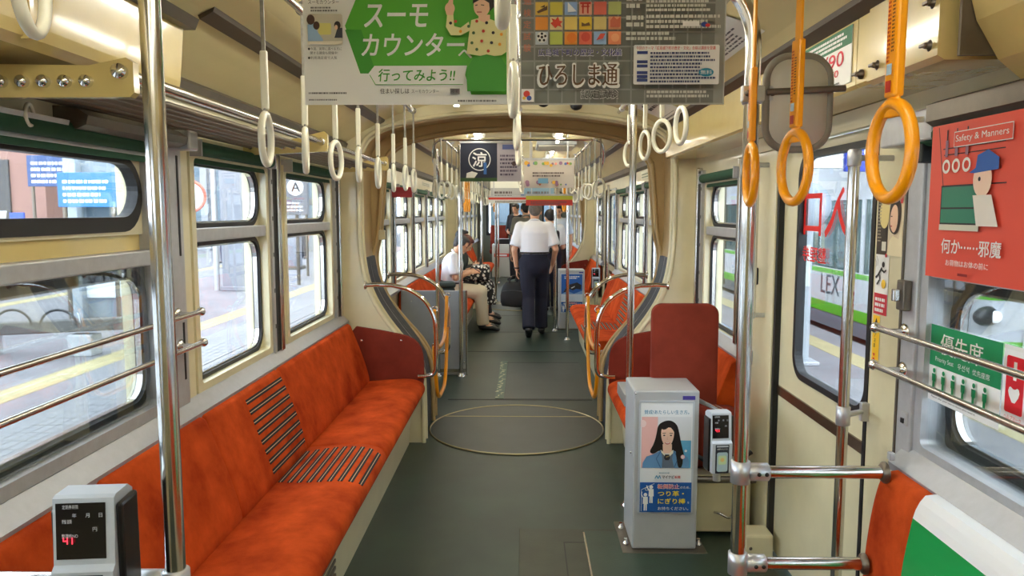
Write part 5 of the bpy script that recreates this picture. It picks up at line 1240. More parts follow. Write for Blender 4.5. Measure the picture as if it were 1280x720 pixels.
def person(label, loc, rot, J, o):
    """J: joints in the person's own frame (x right, y facing, z up)"""
    t = thing('person', label, 'person', (0, 0, 0))
    g = {k_: Vector(v) for k_, v in J.items()}; fw = Vector(o.get('look', (0, 1, 0))).normalized(); k = o.get('k', 1.0)
    SKm = o['skin']; b = B(SKm); f = o.get('fat', 1.0)
    up = (g['head'] - g['neck']).normalized(); rt = fw.cross(up).normalized(); fwd = up.cross(rt).normalized(); R3 = Matrix((rt, fwd, up)).transposed()
    hc = g['head']
    # head: skull, face, jaw, nose, ears, brow
    b.sph(hc + up * .018 - fwd * .008, (.074, .092, .092), 16, 12, R3); b.sph(hc - up * .028 + fwd * .018, (.060, .070, .082), 16, 12, R3); b.sph(hc - up * .082 + fwd * .042, (.036, .036, .028), 12, 8, R3)
    rcone(b, hc + up * .010 + fwd * .088, .009, hc - up * .026 + fwd * .102, .013, 8); b.sph(hc - up * .052 + fwd * .082, (.024, .012, .008), 10, 6, R3)
    for s in (-1, 1):
        b.sph(hc + rt * s * .076 - up * .012 - fwd * .005, (.010, .018, .030), 10, 8, R3); rcone(b, hc + rt * s * .02 + up * .020 + fwd * .084, .008, hc + rt * s * .048 + up * .018 + fwd * .070, .008, 8)
    rcone(b, g['neck'] - up * .04, .058, hc - up * .05 - fwd * .01, .052)
    # trunk
    ch, hp = g['chest'], g['hip']; xr = (g['shr'] - g['shl']).normalized(); dep = xr.cross((ch - hp).normalized())
    rcone(b, hp, .135 * f, ch, .135 * f, 16, fl=(dep, .78)); rcone(b, g['shl'], .058, g['shr'], .058); rcone(b, ch, .12, g['neck'], .06)
    rcone(b, g['hl'], .095 * f, g['hr'], .095 * f)
    for s in 'lr':
        rcone(b, g['sh' + s], .050, g['el' + s], .040); rcone(b, g['el' + s], .040, g['wr' + s], .026)
        rcone(b, g['h' + s], .088, g['kn' + s], .058); rcone(b, g['kn' + s], .056, g['an' + s], .038); rcone(b, g['an' + s], .038, g['to' + s], .034)
        hd = o.get('hand' + s, ((g['wr' + s] - g['el' + s]), None, .55)); d = Vector(hd[0]); nn = Vector(hd[1]) if hd[1] else Vector((1 if s == 'r' else -1, .15, .0))
        hand(b, g['wr' + s], d, nn, hd[2], hd[3] if len(hd) > 3 else (1 if s == 'l' else -1), k)
    body = mpart('body', fuse(b, 'body', .0068, 2), t)
    # eyes and mouth
    for s in (-1, 1):
        b = B(ink(36, 26, 22)); b.sph(hc + rt * s * .032 + fwd * .0835 + up * .004, (.012, .006, .0065), 10, 6, R3); rcone(b, hc + rt * s * .018 + up * .028 + fwd * .090, .004, hc + rt * s * .048 + up * .026 + fwd * .080, .003, 6)
        part('eye', b, t).matrix_parent_inverse = Matrix()
    b = B(ink(160, 84, 74)); rcone(b, hc - rt * .018 - up * .054 + fwd * .091, .004, hc + rt * .018 - up * .054 + fwd * .091, .004, 8); part('mouth', b, t).matrix_parent_inverse = Matrix()
    # hair
    b = B(o['hair']); hl = o.get('hairlen', 0)
    b.sph(hc + up * .036 - fwd * .024, (.083, .094, .088), 16, 12, R3); b.sph(hc - up * .010 - fwd * .052, (.070, .052, .062), 14, 10, R3); b.sph(hc + up * .086 + fwd * .028, (.056, .052, .026), 12, 8, R3)
    for s in (-1, 1): b.sph(hc + rt * s * .068 + up * .028 + fwd * .002, (.016, .045, .042), 10, 8, R3)
    if hl:
        b.sph(hc - up * .01 - fwd * .045, (.108, .085, .12), 16, 12, R3)
        for s in (-1, 1): rcone(b, hc + rt * s * .080 + up * .02 - fwd * .005, .040, hc + rt * s * .085 - up * hl - fwd * .01, .030)
        rcone(b, hc - fwd * .06, .075, hc - up * hl - fwd * .075, .06)
    mpart('hair', fuse(b, 'hair', .011, 3), t)
    # shirt or jacket
    b = B(o['top']); e = o.get('loose', .016)
    lowz = o.get('hem', None); base = hp if lowz is None else hp + (hp - ch).normalized() * lowz
    rcone(b, base + (ch - hp).normalized() * .07, (.140 * f + e), ch + (ch - hp).normalized() * .01, (.158 * f + e), 18, e0=False, fl=(dep, .80)); rcone(b, g['shl'], .056 + e * .5, g['shr'], .056 + e * .5); rcone(b, (g['shl'] + ch) / 2 + Vector((0, 0, .03)), .095, (g['shr'] + ch) / 2 + Vector((0, 0, .03)), .095)
    rcone(b, ch + (ch - hp).normalized() * .05, .13, g['neck'] - up * .015, .066, e1=False)
    sl = o.get('sleeve', .72)
    for s in 'lr':
        a, c, w = g['sh' + s], g['el' + s], g['wr' + s]
        if sl <= 1: rcone(b, a, .062 + e * .5, a.lerp(c, sl), .066 + e * .4, e1=False)
        else: rcone(b, a, .062 + e * .4, c, .050 + e * .4); rcone(b, c, .050 + e * .4, c.lerp(w, .96), .038 + e * .2, e1=False)
    mpart(o.get('topname', 'shirt'), fuse(b, 'shirt', .0125, 4), t)
    b = B(o.get('collar', o['top'])); cc = g['neck'] - up * .012
    b.ring(cc, (up * 1 + fwd * .25), .064, .014, 20, 8); part('collar', b, t).matrix_parent_inverse = Matrix()
    # trousers or skirt
    b = B(o['legs'])
    rcone(b, hp + (ch - hp).normalized() * .10, .148 * f, (g['hl'] + g['hr']) / 2 - Vector((0, 0, .02)), .150 * f, 18, e0=False, fl=(dep, .84)); rcone(b, g['hl'], .106 * f, g['hr'], .106 * f)
    for s in 'lr':
        rcone(b, g['h' + s], .104 * f, g['kn' + s], .087)
        if not o.get('skirt'): rcone(b, g['kn' + s], .083, g['kn' + s].lerp(g['an' + s], .99), .080, e1=False)
    if o.get('skirt'): rcone(b, (g['knl'] + g['knr']) / 2, .12, (g['knl'] + g['knr']) / 2 + (g['anl'] - g['knl']) * .55, .16, e1=False)
    mpart('skirt' if o.get('skirt') else 'trousers', fuse(b, 'trousers', .0125, 4), t)
    if o.get('belt'):
        b = B(o['belt']); c = hp + (ch - hp).normalized() * .088; n_ = 28; d_ = dep.normalized()
        b.tube([c + xr * math.cos(2 * PI * i / n_) * (.152 * f + .008) + d_ * math.sin(2 * PI * i / n_) * (.152 * f * .81 + .008) for i in range(n_)], .012, 8, closed=True); part('belt', b, t).matrix_parent_inverse = Matrix()
    for s in 'lr':
        b = B(o['shoes']); a, c = g['an' + s], g['to' + s]
        d = (c - a); d.normalize()
        rcone(b, a - d * .03 - Vector((0, 0, .03)), .045, c, .044, fl=((0, 0, 1), .85)); rcone(b, c, .044, c + d * .05, .036, fl=((0, 0, 1), .75)); rcone(b, a + Vector((0, 0, .02)), .046, a - Vector((0, 0, .02)), .048)
        mpart('shoe', fuse(b, 'shoe', .009, 2), t)
    t.location = loc; t.rotation_euler = (0, 0, rot)
    return t, g
SK1 = M('skin_tan', (214, 164, 132), .5, noise=(20, .06)); SK2 = M('skin_light', (226, 182, 152), .5, noise=(20, .06))
HG = M('grey_hair', (112, 108, 104), .8, noise=(60, .4)); HB = M('black_hair', (28, 24, 24), .55, noise=(60, .3)); HBR = M('brown_hair', (92, 44, 34), .5, noise=(50, .3))
WSH = M('white_shirt_cloth', (238, 240, 246), .8, bump=(18, .25)); NAVY = M('navy_trousers', (26, 28, 46), .85, bump=(14, .3)); BGE = M('beige_trousers', (206, 194, 168), .85, bump=(14, .3))
SUIT = M('dark_suit_cloth', (30, 30, 36), .8, bump=(14, .25)); GSH = M('grey_shirt_cloth', (128, 128, 120), .85, bump=(14, .25)); DGR = M('dark_green_cloth', (48, 62, 60), .85, bump=(14, .25)); BKS = M('black_shoe', (20, 19, 20), .4); DTR = M('charcoal_trousers', (44, 44, 50), .85, bump=(14, .25))
# patterned skirt cloth: white blotches on black
PAT = M('patterned_cloth', (30, 26, 28), .8)
_t = PAT.node_tree; _b = _t.nodes['Principled BSDF']; _c = _t.nodes.new('ShaderNodeTexCoord'); _v = _t.nodes.new('ShaderNodeTexVoronoi'); _v.inputs['Scale'].default_value = 22; _r = _t.nodes.new('ShaderNodeValToRGB')
_r.color_ramp.interpolation = 'CONSTANT'; _r.color_ramp.elements[0].color = (.75, .72, .66, 1); _r.color_ramp.elements[1].position = .42; _r.color_ramp.elements[1].color = (.015, .013, .015, 1)
_t.links.new(_c.outputs['Object'], _v.inputs['Vector']); _t.links.new(_v.outputs['Distance'], _r.inputs['Fac']); _t.links.new(_r.outputs['Color'], _b.inputs['Base Color'])

def standing(**kw):
    J = dict(hip=(0, 0, .94), chest=(0, .01, 1.24), neck=(0, .0, 1.425), head=(0, .03, 1.545), shl=(-.165, 0, 1.365), shr=(.165, 0, 1.365), ell=(-.225, -.03, 1.09), elr=(.225, -.03, 1.09), wrl=(-.235, .04, .85), wrr=(.235, .04, .85), hl=(-.085, 0, .90), hr=(.085, 0, .90), knl=(-.09, .02, .49), knr=(.09, .02, .49), anl=(-.09, -.02, .085), anr=(.09, -.02, .085), tol=(-.10, .13, .045), tor=(.10, .13, .045)); J.update(kw); return J
# the walking man, seen from behind
mk = (.128, 9.28, 0)
man, g = person('person walking away in a white shirt and navy trousers carrying a black bag', mk, 0, standing(
    hip=(0, 0, .95), chest=(.0, .0, 1.235), neck=(0, .01, 1.42), head=(.005, .04, 1.535), shl=(-.172, 0, 1.345), shr=(.172, 0, 1.345), ell=(-.245, -.03, 1.07), wrl=(-.215, .03, .83), elr=(.255, -.05, 1.08), wrr=(.225, .13, .88),
    knl=(-.075, -.02, .49), knr=(.085, .15, .50), anl=(-.07, -.22, .125), tol=(-.07, -.10, .046), anr=(.09, .13, .085), tor=(.10, .27, .045)),
    dict(skin=SK1, hair=HG, top=WSH, legs=NAVY, shoes=BKS, belt=BLACKP, sleeve=.84, loose=.026, fat=1.08, handl=((0.02, .02, -1), (-1, 0, 0), 1.0), handr=((-.25, .35, -.9), (1, .2, 0), .7)))
b = B(BLACKP); b.ring((-.213, .024, .852), (-.02, -.2, 1), .032, .009, 18, 8); part('wristwatch', b, man).matrix_parent_inverse = Matrix()
# his black bag
t = thing('bag', 'soft black bag hanging from the hand of the person walking away', 'bag', (-.085, 9.31, .35))
BAGM = M('black_bag_cloth', (22, 22, 25), .7, bump=(20, .4))
b = B(BAGM); c = Vector((-.125, 9.30, .545))
vs = []; n = 20
for h, w, d in ((-.17, .13, .06), (-.165, .165, .085), (-.12, .178, .10), (-.04, .170, .10), (.04, .145, .085), (.10, .115, .055), (.125, .085, .025)):
    for i in range(n):
        a = 2 * PI * i / n; q = .75; ca, sa = math.cos(a), math.sin(a)
        vs.append(c + Vector((math.copysign(abs(ca) ** q, ca) * w - h * .12, math.copysign(abs(sa) ** q, sa) * d, h + .008 * math.sin(3 * a + h * 20))))
b.add(vs, [(r * n + i, r * n + (i + 1) % n, (r + 1) * n + (i + 1) % n, (r + 1) * n + i) for r in range(6) for i in range(n)] + [list(range(n)), list(range(6 * n, 7 * n))], True); part('bag_body', b, t)
for d in (-.03, .03):
    b = B(BAGM); b.tube(smooth_path([c + Vector((-.07, d, .11)), c + Vector((-.02, d * .7, .19)), Vector((-.083, 9.31 + d * .2, .752)), c + Vector((.075, d * .7, .17)), c + Vector((.055, d, .11))], 6), .009, 8); part('handle', b, t)
b = B(BAGM); b.tube(smooth_path([c + Vector((.10, .05, -.05)), c + Vector((.12, .06, -.14)), c + Vector((.10, .05, -.215)), c + Vector((.09, .05, -.19))], 5), .007, 6); part('strap_end', b, t)
b = B(M('bag_zip_grey', (70, 70, 74), .4)); b.tube(smooth_path([c + Vector((-.14, -.065, .02)), c + Vector((-.02, -.103, .035)), c + Vector((.12, -.075, .02))], 6), .004, 6); part('zip', b, t)

def seated(lean=.0, **kw):
    # facing +y, seat top at z .44
    J = dict(hip=(0, 0, .55), chest=(0, .04, .83), neck=(0, .09, 1.01), head=(0, .155, 1.115), shl=(-.165, .06, .96), shr=(.165, .06, .96), ell=(-.215, .10, .70), elr=(.215, .10, .70), wrl=(-.05, .26, .76), wrr=(.06, .27, .76), hl=(-.085, 0, .53), hr=(.085, 0, .53), knl=(-.09, .40, .50), knr=(.09, .40, .50), anl=(-.085, .42, .085), anr=(.085, .44, .085), tol=(-.09, .55, .045), tor=(.09, .57, .045)); J.update(kw); return J
man2, g = person('person sitting in a white shirt and beige trousers looking down at a phone', (-.96, 9.75, 0), -PI / 2, seated(), dict(skin=SK1, hair=M('dark_grey_hair', (62, 60, 60), .7, noise=(60, .4)), top=WSH, legs=BGE, shoes=BKS, belt=BLACKP, look=(0, .88, -.5), sleeve=.85, loose=.022, handl=((.25, 1, .2), (-.8, 0, .6), .7, 1), handr=((-.25, 1, .2), (.8, 0, .6), .7, -1)))
t = thing('phone', 'dark phone held by the sitting person in the white shirt', 'phone', (-.62, 9.745, .80)); b = B(BLACKP); rm = Matrix.Rotation(.6, 3, 'Y'); b.obox((-.62, 9.745, .80), (.135, .07, .009), rm, .004); part('phone_body', b, t)
b = B(M('phone_screen', (90, 110, 130), .1)); b.obox((-.6195 + .0028, 9.745, .8045), (.12, .062, .002), rm); part('screen', b, t)
t = thing('green_cloth', 'dark green folded jacket on the seat beside the person with the phone', 'jacket', (-1.0, 9.3, .46)); b = B(DGR)
for q in range(3): b.obox((-1.0 + q * .02, 9.28 + q * .02, .49 + q * .075), (.30 - q * .04, .26, .07), Matrix.Rotation(.1 * q, 3, 'Z'), .03)
part('folded_cloth', b, t)
person('person sitting with dark red-brown bobbed hair and a black and white patterned skirt', (-.96, 10.32, 0), -PI / 2, seated(head=(0, .17, 1.10), knl=(-.09, .44, .52), knr=(.09, .44, .52)), dict(skin=SK2, hair=HBR, hairlen=.09, top=DGR, legs=PAT, skirt=True, shoes=BKS, look=(-.2, .9, -.4), sleeve=.8))
t = thing('handbag', 'black and white patterned bag on the lap of the person with brown hair', 'handbag', (-.60, 10.30, .60)); b = B(PAT); b.box(-.72, -.46, 10.12, 10.46, .60, .82, .05, None, 3); part('bag_body', b, t); b = B(BLACKP); b.tube(smooth_path([(-.59, 10.18, .81), (-.59, 10.22, .90), (-.59, 10.36, .90), (-.59, 10.40, .81)], 6), .009, 8); part('handle', b, t)
person('person sitting farthest on the bench in dark clothes', (-.97, 10.85, 0), -PI / 2, seated(head=(0, .10, 1.16)), dict(skin=SK2, hair=HB, top=SUIT, legs=DTR, shoes=BKS, look=(.1, 1, -.1), sleeve=1.9))
# standing people farther along
person('person in a dark suit standing far down the aisle and looking down', (-.165, 17.0, 0), PI - .55, standing(head=(0, .05, 1.60), neck=(0, .01, 1.475), shl=(-.17, 0, 1.41), shr=(.17, 0, 1.41), chest=(0, .01, 1.27), elr=(.24, .0, 1.13), wrr=(.10, .22, 1.10), ell=(-.24, .0, 1.13), wrl=(-.10, .22, 1.08), anl=(-.1, -.02, .085)), dict(skin=SK1, hair=HB, top=SUIT, topname='jacket', hem=.16, legs=SUIT, shoes=BKS, look=(0, .92, -.35), sleeve=1.9, collar=WSH))
person('person in a grey shirt with dark hair mostly hidden behind the walking person', (.03, 12.55, 0), .25, standing(neck=(0, 0, 1.46), head=(0, .02, 1.575), shl=(-.17, 0, 1.39), shr=(.17, 0, 1.39)), dict(skin=SK1, hair=HB, top=GSH, legs=DTR, shoes=BKS, sleeve=.8))
pw, g = person('person in a white shirt with a black shoulder bag strap beyond the walking person', (.40, 11.55, 0), .35, standing(neck=(0, 0, 1.33), head=(0, .03, 1.45), shl=(-.16, 0, 1.28), shr=(.16, 0, 1.28), chest=(0, .01, 1.16), elr=(.22, .02, 1.0), wrr=(.16, .22, .95)), dict(skin=SK2, hair=HB, top=WSH, legs=NAVY, shoes=BKS, sleeve=.85, loose=.02))
t = thing('backpack', 'black backpack on the person in white beyond the walking person', 'backpack', (.43, 11.42, 1.0)); b = B(BAGM); b.box(.33, .53, 11.30, 11.40, .92, 1.26, .04, None, 3); part('pack_body', b, t)
b = B(BAGM); b.tube(smooth_path([(.36, 11.37, 1.24), (.33, 11.45, 1.34), (.31, 11.56, 1.36), (.32, 11.66, 1.28)], 6), .018, 8, flat=(.5, 1)); part('shoulder_strap', b, t)
person('person in a pale shirt facing the camera at the far right of the aisle', (.62, 13.9, 0), PI - .1, standing(), dict(skin=SK1, hair=HB, top=M('pale_blue_shirt_cloth', (214, 224, 240), .8), legs=DTR, shoes=BKS, sleeve=.85))
# ================================================================ OUTSIDE
CONC = M('platform_paving', (122, 121, 124), .8, noise=(1.2, .18), bump=(60, .1)); ASPH = M('track_bed', (104, 103, 104), .9, noise=(3, .25)); YLINE = M('tactile_yellow', (166, 154, 112), .8, noise=(3, .15))
b = B(ASPH); b.box(-70, 70, -30, 90, -1.0, -.86); struct('ground', b)
b = B(CONC); b.box(-60, -3.6, -20, 70, -.86, -.50); struct('platform_left_ground', b)
b = B(CONC); b.box(1.75, 5.2, -10, 60, -.86, -.50); struct('platform_right_ground', b)
b = B(CONC); b.box(11, 45, -10, 60, -.86, -.50); struct('platform_beyond_ground', b)
for nm, x0, x1, m in (('tactile_path', -5.95, -5.55, YLINE), ('tactile_path', -11.6, -11.2, YLINE), ('tactile_path', 4.4, 4.75, YLINE)):
    b = B(m); b.box(x0, x1, -15, 60, -.50, -.496); struct(nm, b)
b = B(M('edge_block_white', (120, 120, 123), .7)); 
b.box(-4.75, -4.25, -15, 60, -.498, -.49)
b.use(ASPH)
for q in range(120): b.box(-4.70, -4.30, -2 + q * .25, -1.985 + q * .25, -.4905, -.489)
for q in range(4): b.box(-4.66 + q * .11, -4.648 + q * .11, -3, 30, -.4905, -.4885)
struct('drain_path', b)
b = B(M('kerb_stone', (120, 120, 124), .85, noise=(4, .2))); b.box(-3.62, -3.45, -20, 60, -.86, -.5); b.use(M('rail_steel', (110, 96, 84), .5, .6)); 
for x in (-2.6, -2.5): pass
struct('kerb', b)
for x in (-2.95, -1.9, 6.6, 7.65):
    b = B(M('rail_steel', (110, 96, 84), .5, .6)); b.box(x - .03, x + .03, -20, 60, -.86, -.80); solo('track_rail', b, 'steel track rail outside at x ' + str(x).replace('-', 'minus '), 'rail', (x, 0, -.86))
rl = [o for o in COL.objects if o.name.startswith('track_rail')]
for o, l in zip(rl, ('outer tram rail beside the left platform kerb', 'inner tram rail below the left windows', 'near rail under the white and green tram', 'far rail under the white and green tram')): o['label'] = l
# wheel-stop barrier seen through the near left window
t = thing('stop_barrier', 'grey wheel-stop beam with black hoops on white blocks outside', 'barrier', (-7, 11, -.5))
STN = M('weathered_beam', (92, 91, 88), .8, noise=(6, .3))
b = B(STN); b.obox((-6.95, 10.6, -.10), (2.6, .22, .17), Matrix.Rotation(-.05, 3, 'Y'), .02); part('beam', b, t)
for x in (-7.7, -6.25): b = B(M('block_white', (176, 178, 180), .7)); b.box(x - .17, x + .17, 10.45, 10.75, -.5, -.19, .02); part('block', b, t)
for x in (-7.2, -6.55):
    b = B(BLACK); b.tube([(x + .26 * math.cos(a), 10.5, -.06 + .22 * math.sin(a)) for a in [PI * i / 12 for i in range(13)]], .018, 8); part('hoop', b, t)
# kiosk, sign boards, buildings on the left
t = thing('kiosk', 'pale blue glass kiosk with two columns behind the near left window', 'kiosk', (-8.4, 14.4, -.5))
PB = M('pale_blue_panel', (132, 146, 156), .4, noise=(2, .1)); PBL = M('pale_blue_light_panel', (160, 172, 180), .4)
b = B(PB); b.box(-8.5, -7.1, 14.4, 15.4, -.5, 2.9, .02); part('glass_box', b, t); 
b = B(PBL); b.box(-8.62, -8.38, 14.2, 14.45, -.5, 2.9, .02); part('column', b, t); b = B(PBL); b.box(-7.35, -7.1, 14.2, 14.45, -.5, 2.9, .02); part('column', b, t)
b = B(ink(70, 84, 96)); b.box(-8.3, -7.4, 14.36, 14.4, .5, 2.2); part('dark_window', b, t); b = B(ink(230, 236, 240)); b.box(-8.36, -7.36, 14.33, 14.36, -.1, .35); part('notice_board', b, t)
b = B(RED); b.sph((-7.6, 14.34, -.15), .07); part('red_button', b, t)
LB = M('blue_sign_board', (40, 110, 170), .5); DB_ = M('blue_dark_sign_board', (50, 78, 124), .5)
for x0, x1, yy, z0, z1, m, lab, seed in ((-8.55, -7.45, 13.9, 1.62, 2.25, LB, 'bright blue sign board with white rows near the left kiosk', 1), (-12.1, -10.3, 18.5, 2.15, 2.9, DB_, 'dull blue sign board hanging between the brown building and kiosk', 2)):
    t = thing('sign_board', lab, 'sign', ((x0 + x1) / 2, yy, z0)); b = B(m); b.box(x0, x1, yy, yy + .08, z0, z1, .01); a = Art(b, plane_fn((x0, yy - .001, z0), (1, 0, 0), (0, 0, 1)), .002); a.greek(ink(236, 244, 250), .1, .08, x1 - x0 - .1, z1 - z0 - .08, 4, .5, seed); part('board', b, t)
    b = B(ALUD); b.cyl((x0 + .1, yy + .04, z0), (x0 + .1, yy + .04, -.5), .04); b.cyl((x1 - .1, yy + .04, z0), (x1 - .1, yy + .04, -.5), .04); part('posts', b, t)
def building(name, label, x0, x1, y0, y1, h, mw, rows=0, cols=0, mg=None, face='y', trimm=None):
    t = thing(name, label, 'building', ((x0 + x1) / 2, (y0 + y1) / 2, -.86)); b = B(mw); b.box(x0, x1, y0, y1, -.86, h); part('wall', b, t)
    b = B(trimm or ALU)
    if face == 'y': b.box(x0 - .15, x1 + .15, y0 - .15, y0, h - .3, h + .2)
    else: b.box(x0 - .15, x1 + .15, y0, y1, h, h + .3)
    part('parapet', b, t)
    for r in range(rows):
        for c in range(cols):
            z0 = .6 + r * (h - 1) / rows; dz = (h - 1) / rows * .72
            b = B(mg)
            if face == 'y': w = (x1 - x0) / cols; b.box(x0 + c * w + .12 * w, x0 + (c + 1) * w - .12 * w, y0 - .06, y0 + .02, z0, z0 + dz)
            else:
                w = (y1 - y0) / cols; xx = x1 if face == '+x' else x0; b.box(xx - .04, xx + .06, y0 + c * w + .12 * w, y0 + (c + 1) * w - .12 * w, z0, z0 + dz)
            part('window_bay', b, t)
    return t
BRK = M('pinkish_brown_tiles', (146, 112, 102), .8, noise=(.6, .1)); GL = M('building_glass', (84, 100, 110), .15, .3); LGR = M('pale_facade', (150, 152, 156), .7, noise=(.5, .1)); ORF = M('orange_facade', (160, 98, 66), .7)
t = building('building', 'tall pinkish brown tiled building at the left edge', -60, -24.6, 39, 52, 16, BRK)
b = B(ink(60, 62, 66)); b.box(-27.6, -26.4, 38.9, 39.02, .6, 4.2); part('doorway', b, t)
b = B(M('tile_joint', (150, 118, 106), .8))
for q in range(6): b.box(-60, -24.6, 38.985, 39.0, 1.6 + q * 2.4, 1.66 + q * 2.4)
part('tile_courses', b, t)
building('building', 'pale building with many window bays behind the second left window', -38, -20.0, 56, 70, 14, LGR, 5, 10, GL)
t = building('building', 'grey and orange banded building behind the far left windows', -19.5, -9, 40, 54, 15, LGR, 3, 7, GL, trimm=ORF)
for q in range(6): b = B((ORF, LGR, DB_)[q % 3]); x = -18.6 + q * 1.7; b.box(x, x + .35, 39.7, 40.05, -.5, 15); part('pilaster', b, t)
building('building', 'added dark teal building straight ahead, keeping bright sky out of the far cab windows', -2.9, 9, 66, 74, 14, M('teal_facade', (96, 116, 118), .6), 3, 6, GL)  # added to darken the view through the far cab windows
building('building', 'low dark glass building far down the platform', -9, -3.2, 60, 70, 9, M('dark_facade', (120, 122, 128), .6), 2, 5, GL)
t = thing('sandwich_board', 'white folding sign board by the brown building', 'sign', (-26, 38, -.5))
for q in (-1, 1): b = B(PAPER); b.obox((-26.2 + q * .25, 37, .55), (.06, 1.2, 2.1), Matrix.Rotation(q * .2, 3, 'Y'), .01); part('leaf', b, t)
b = B(ink(60, 90, 190)); b.box(-25.2, -24.5, 37, 37.1, -.4, 1.5); part('blue_banner', b, t)
for q, c in enumerate(((230, 232, 236), (236, 180, 130), (150, 180, 220))):
    t = thing('crate', ('white', 'orange', 'blue')[q] + ' crate on the platform by the brown building', 'crate', (-22 + q * 1.0, 36, -.5)); b = B(ink(*c)); b.box(-22.4 + q * 1.0, -21.6 + q * 1.0, 35.6, 36.4, -.5, .15, .03); part('crate_body', b, t); b = B(ink(120, 120, 130)); b.box(-22.42 + q * 1.0, -21.58 + q * 1.0, 35.58, 36.42, .1, .16, .02); part('rim', b, t)
t = thing('canopy_column', 'thick pale grey column on the left platform', 'column', (-7.4, 19.6, -.5)); b = B(M('pale_column', (136, 138, 146), .6, noise=(2, .08))); b.box(-7.78, -7.18, 19.4, 20.0, -.5, 5.2, .03); part('shaft', b, t); b = B(M('pale_column', (136, 138, 146), .6)); b.box(-7.82, -7.14, 19.36, 20.04, -.5, -.38, .02); part('base', b, t); b = B(ALU); b.cyl((-7.95, 19.5, -.5), (-7.95, 19.5, 5), .07); part('drain_pipe', b, t)
t = thing('canopy_column', 'second pale column on the left platform farther along', 'column', (-8.3, 27, -.5)); b = B(M('pale_column', (136, 138, 146), .6)); b.box(-8.5, -8.0, 26.8, 27.3, -.5, 5.2, .03); part('shaft', b, t); b = B(ALUD); b.box(-8.6, -7.9, 26.7, 27.4, -.5, -.38, .02); part('base', b, t)
t = thing('round_sign', 'round white and red traffic sign behind the second left window', 'sign', (-7.9, 18.2, 1.8)); b = B(WHITE); b.lathe([(.40, 0), (.40, .02)], (-7.95, 18.0, 1.90), (.35, -1, 0)); part('disc', b, t); b = B(ink(214, 110, 90)); b.ring((-7.94, 17.97, 1.90), (.35, -1, 0), .37, .035, 32, 8); part('red_rim', b, t); b = B(ALUD); b.cyl((-7.95, 18.04, -.5), (-7.95, 18.04, 2.3), .04); part('post', b, t)
t = thing('platform_sign', 'grey lightbox with an A in a white circle on the platform', 'sign', (-6.2, 21, 2.1)); b = B(ink(116, 116, 122)); b.box(-6.62, -5.98, 21, 21.2, 1.45, 2.55, .02); a = Art(b, plane_fn((-6.62, 20.999, 1.45), (1, 0, 0), (0, 0, 1)), .002); a.disc(ink(232, 232, 232), .32, .76, .23); a.text(ink(60, 60, 66), 'A', .21, .64, .25, bold=.02); a.greek(ink(230, 230, 236), .08, .1, .56, .4, 3, .5, 2); part('lightbox', b, t); b = B(ALUD); b.cyl((-6.3, 21.1, -.5), (-6.3, 21.1, 1.45), .05); part('post', b, t)
t = thing('shelter', 'dark framed waiting shelter on the left platform', 'shelter', (-6.2, 24, -.5)); b = B(ink(90, 88, 86)); b.box(-7.0, -5.4, 24.0, 25.2, 1.75, 1.95); part('roof', b, t); b = B(ink(104, 98, 92)); b.box(-6.9, -5.5, 25.0, 25.1, -.2, 1.75); part('back_panel', b, t)
for x in (-6.9, -5.5): b = B(ALUD); b.cyl((x, 24.1, -.5), (x, 24.1, 1.75), .04); part('post', b, t)
for i, (x, yy, c1, c2) in enumerate(((-11.9, 30, (236, 236, 240), (60, 60, 80)), (-11.2, 34, (190, 60, 50), (40, 40, 50)), (-9.6, 33, (90, 100, 130), (40, 40, 50)))):
    person(('small person in white on the left platform outside', 'small person in red on the left platform outside', 'small person in blue on the left platform outside')[i], (x, yy, -.5), 1.0 + i, standing(), dict(skin=SK1, hair=HB, top=ink(*c1), legs=ink(*c2), shoes=BKS, sleeve=.8))
# pale fence line along the left far platform
t = thing('railing', 'pale steel railing beyond the left platform', 'railing', (-13, 30, -.5))
b = B(ALU)
for z in (.05, .5): b.cyl((-13, 12, z), (-13, 38, z), .03, 8)
part('rails', b, t); b = B(ALU)
for q in range(12): b.cyl((-13, 12 + q * 2.2, -.5), (-13, 12 + q * 2.2, .52), .035, 8)
part('uprights', b, t)

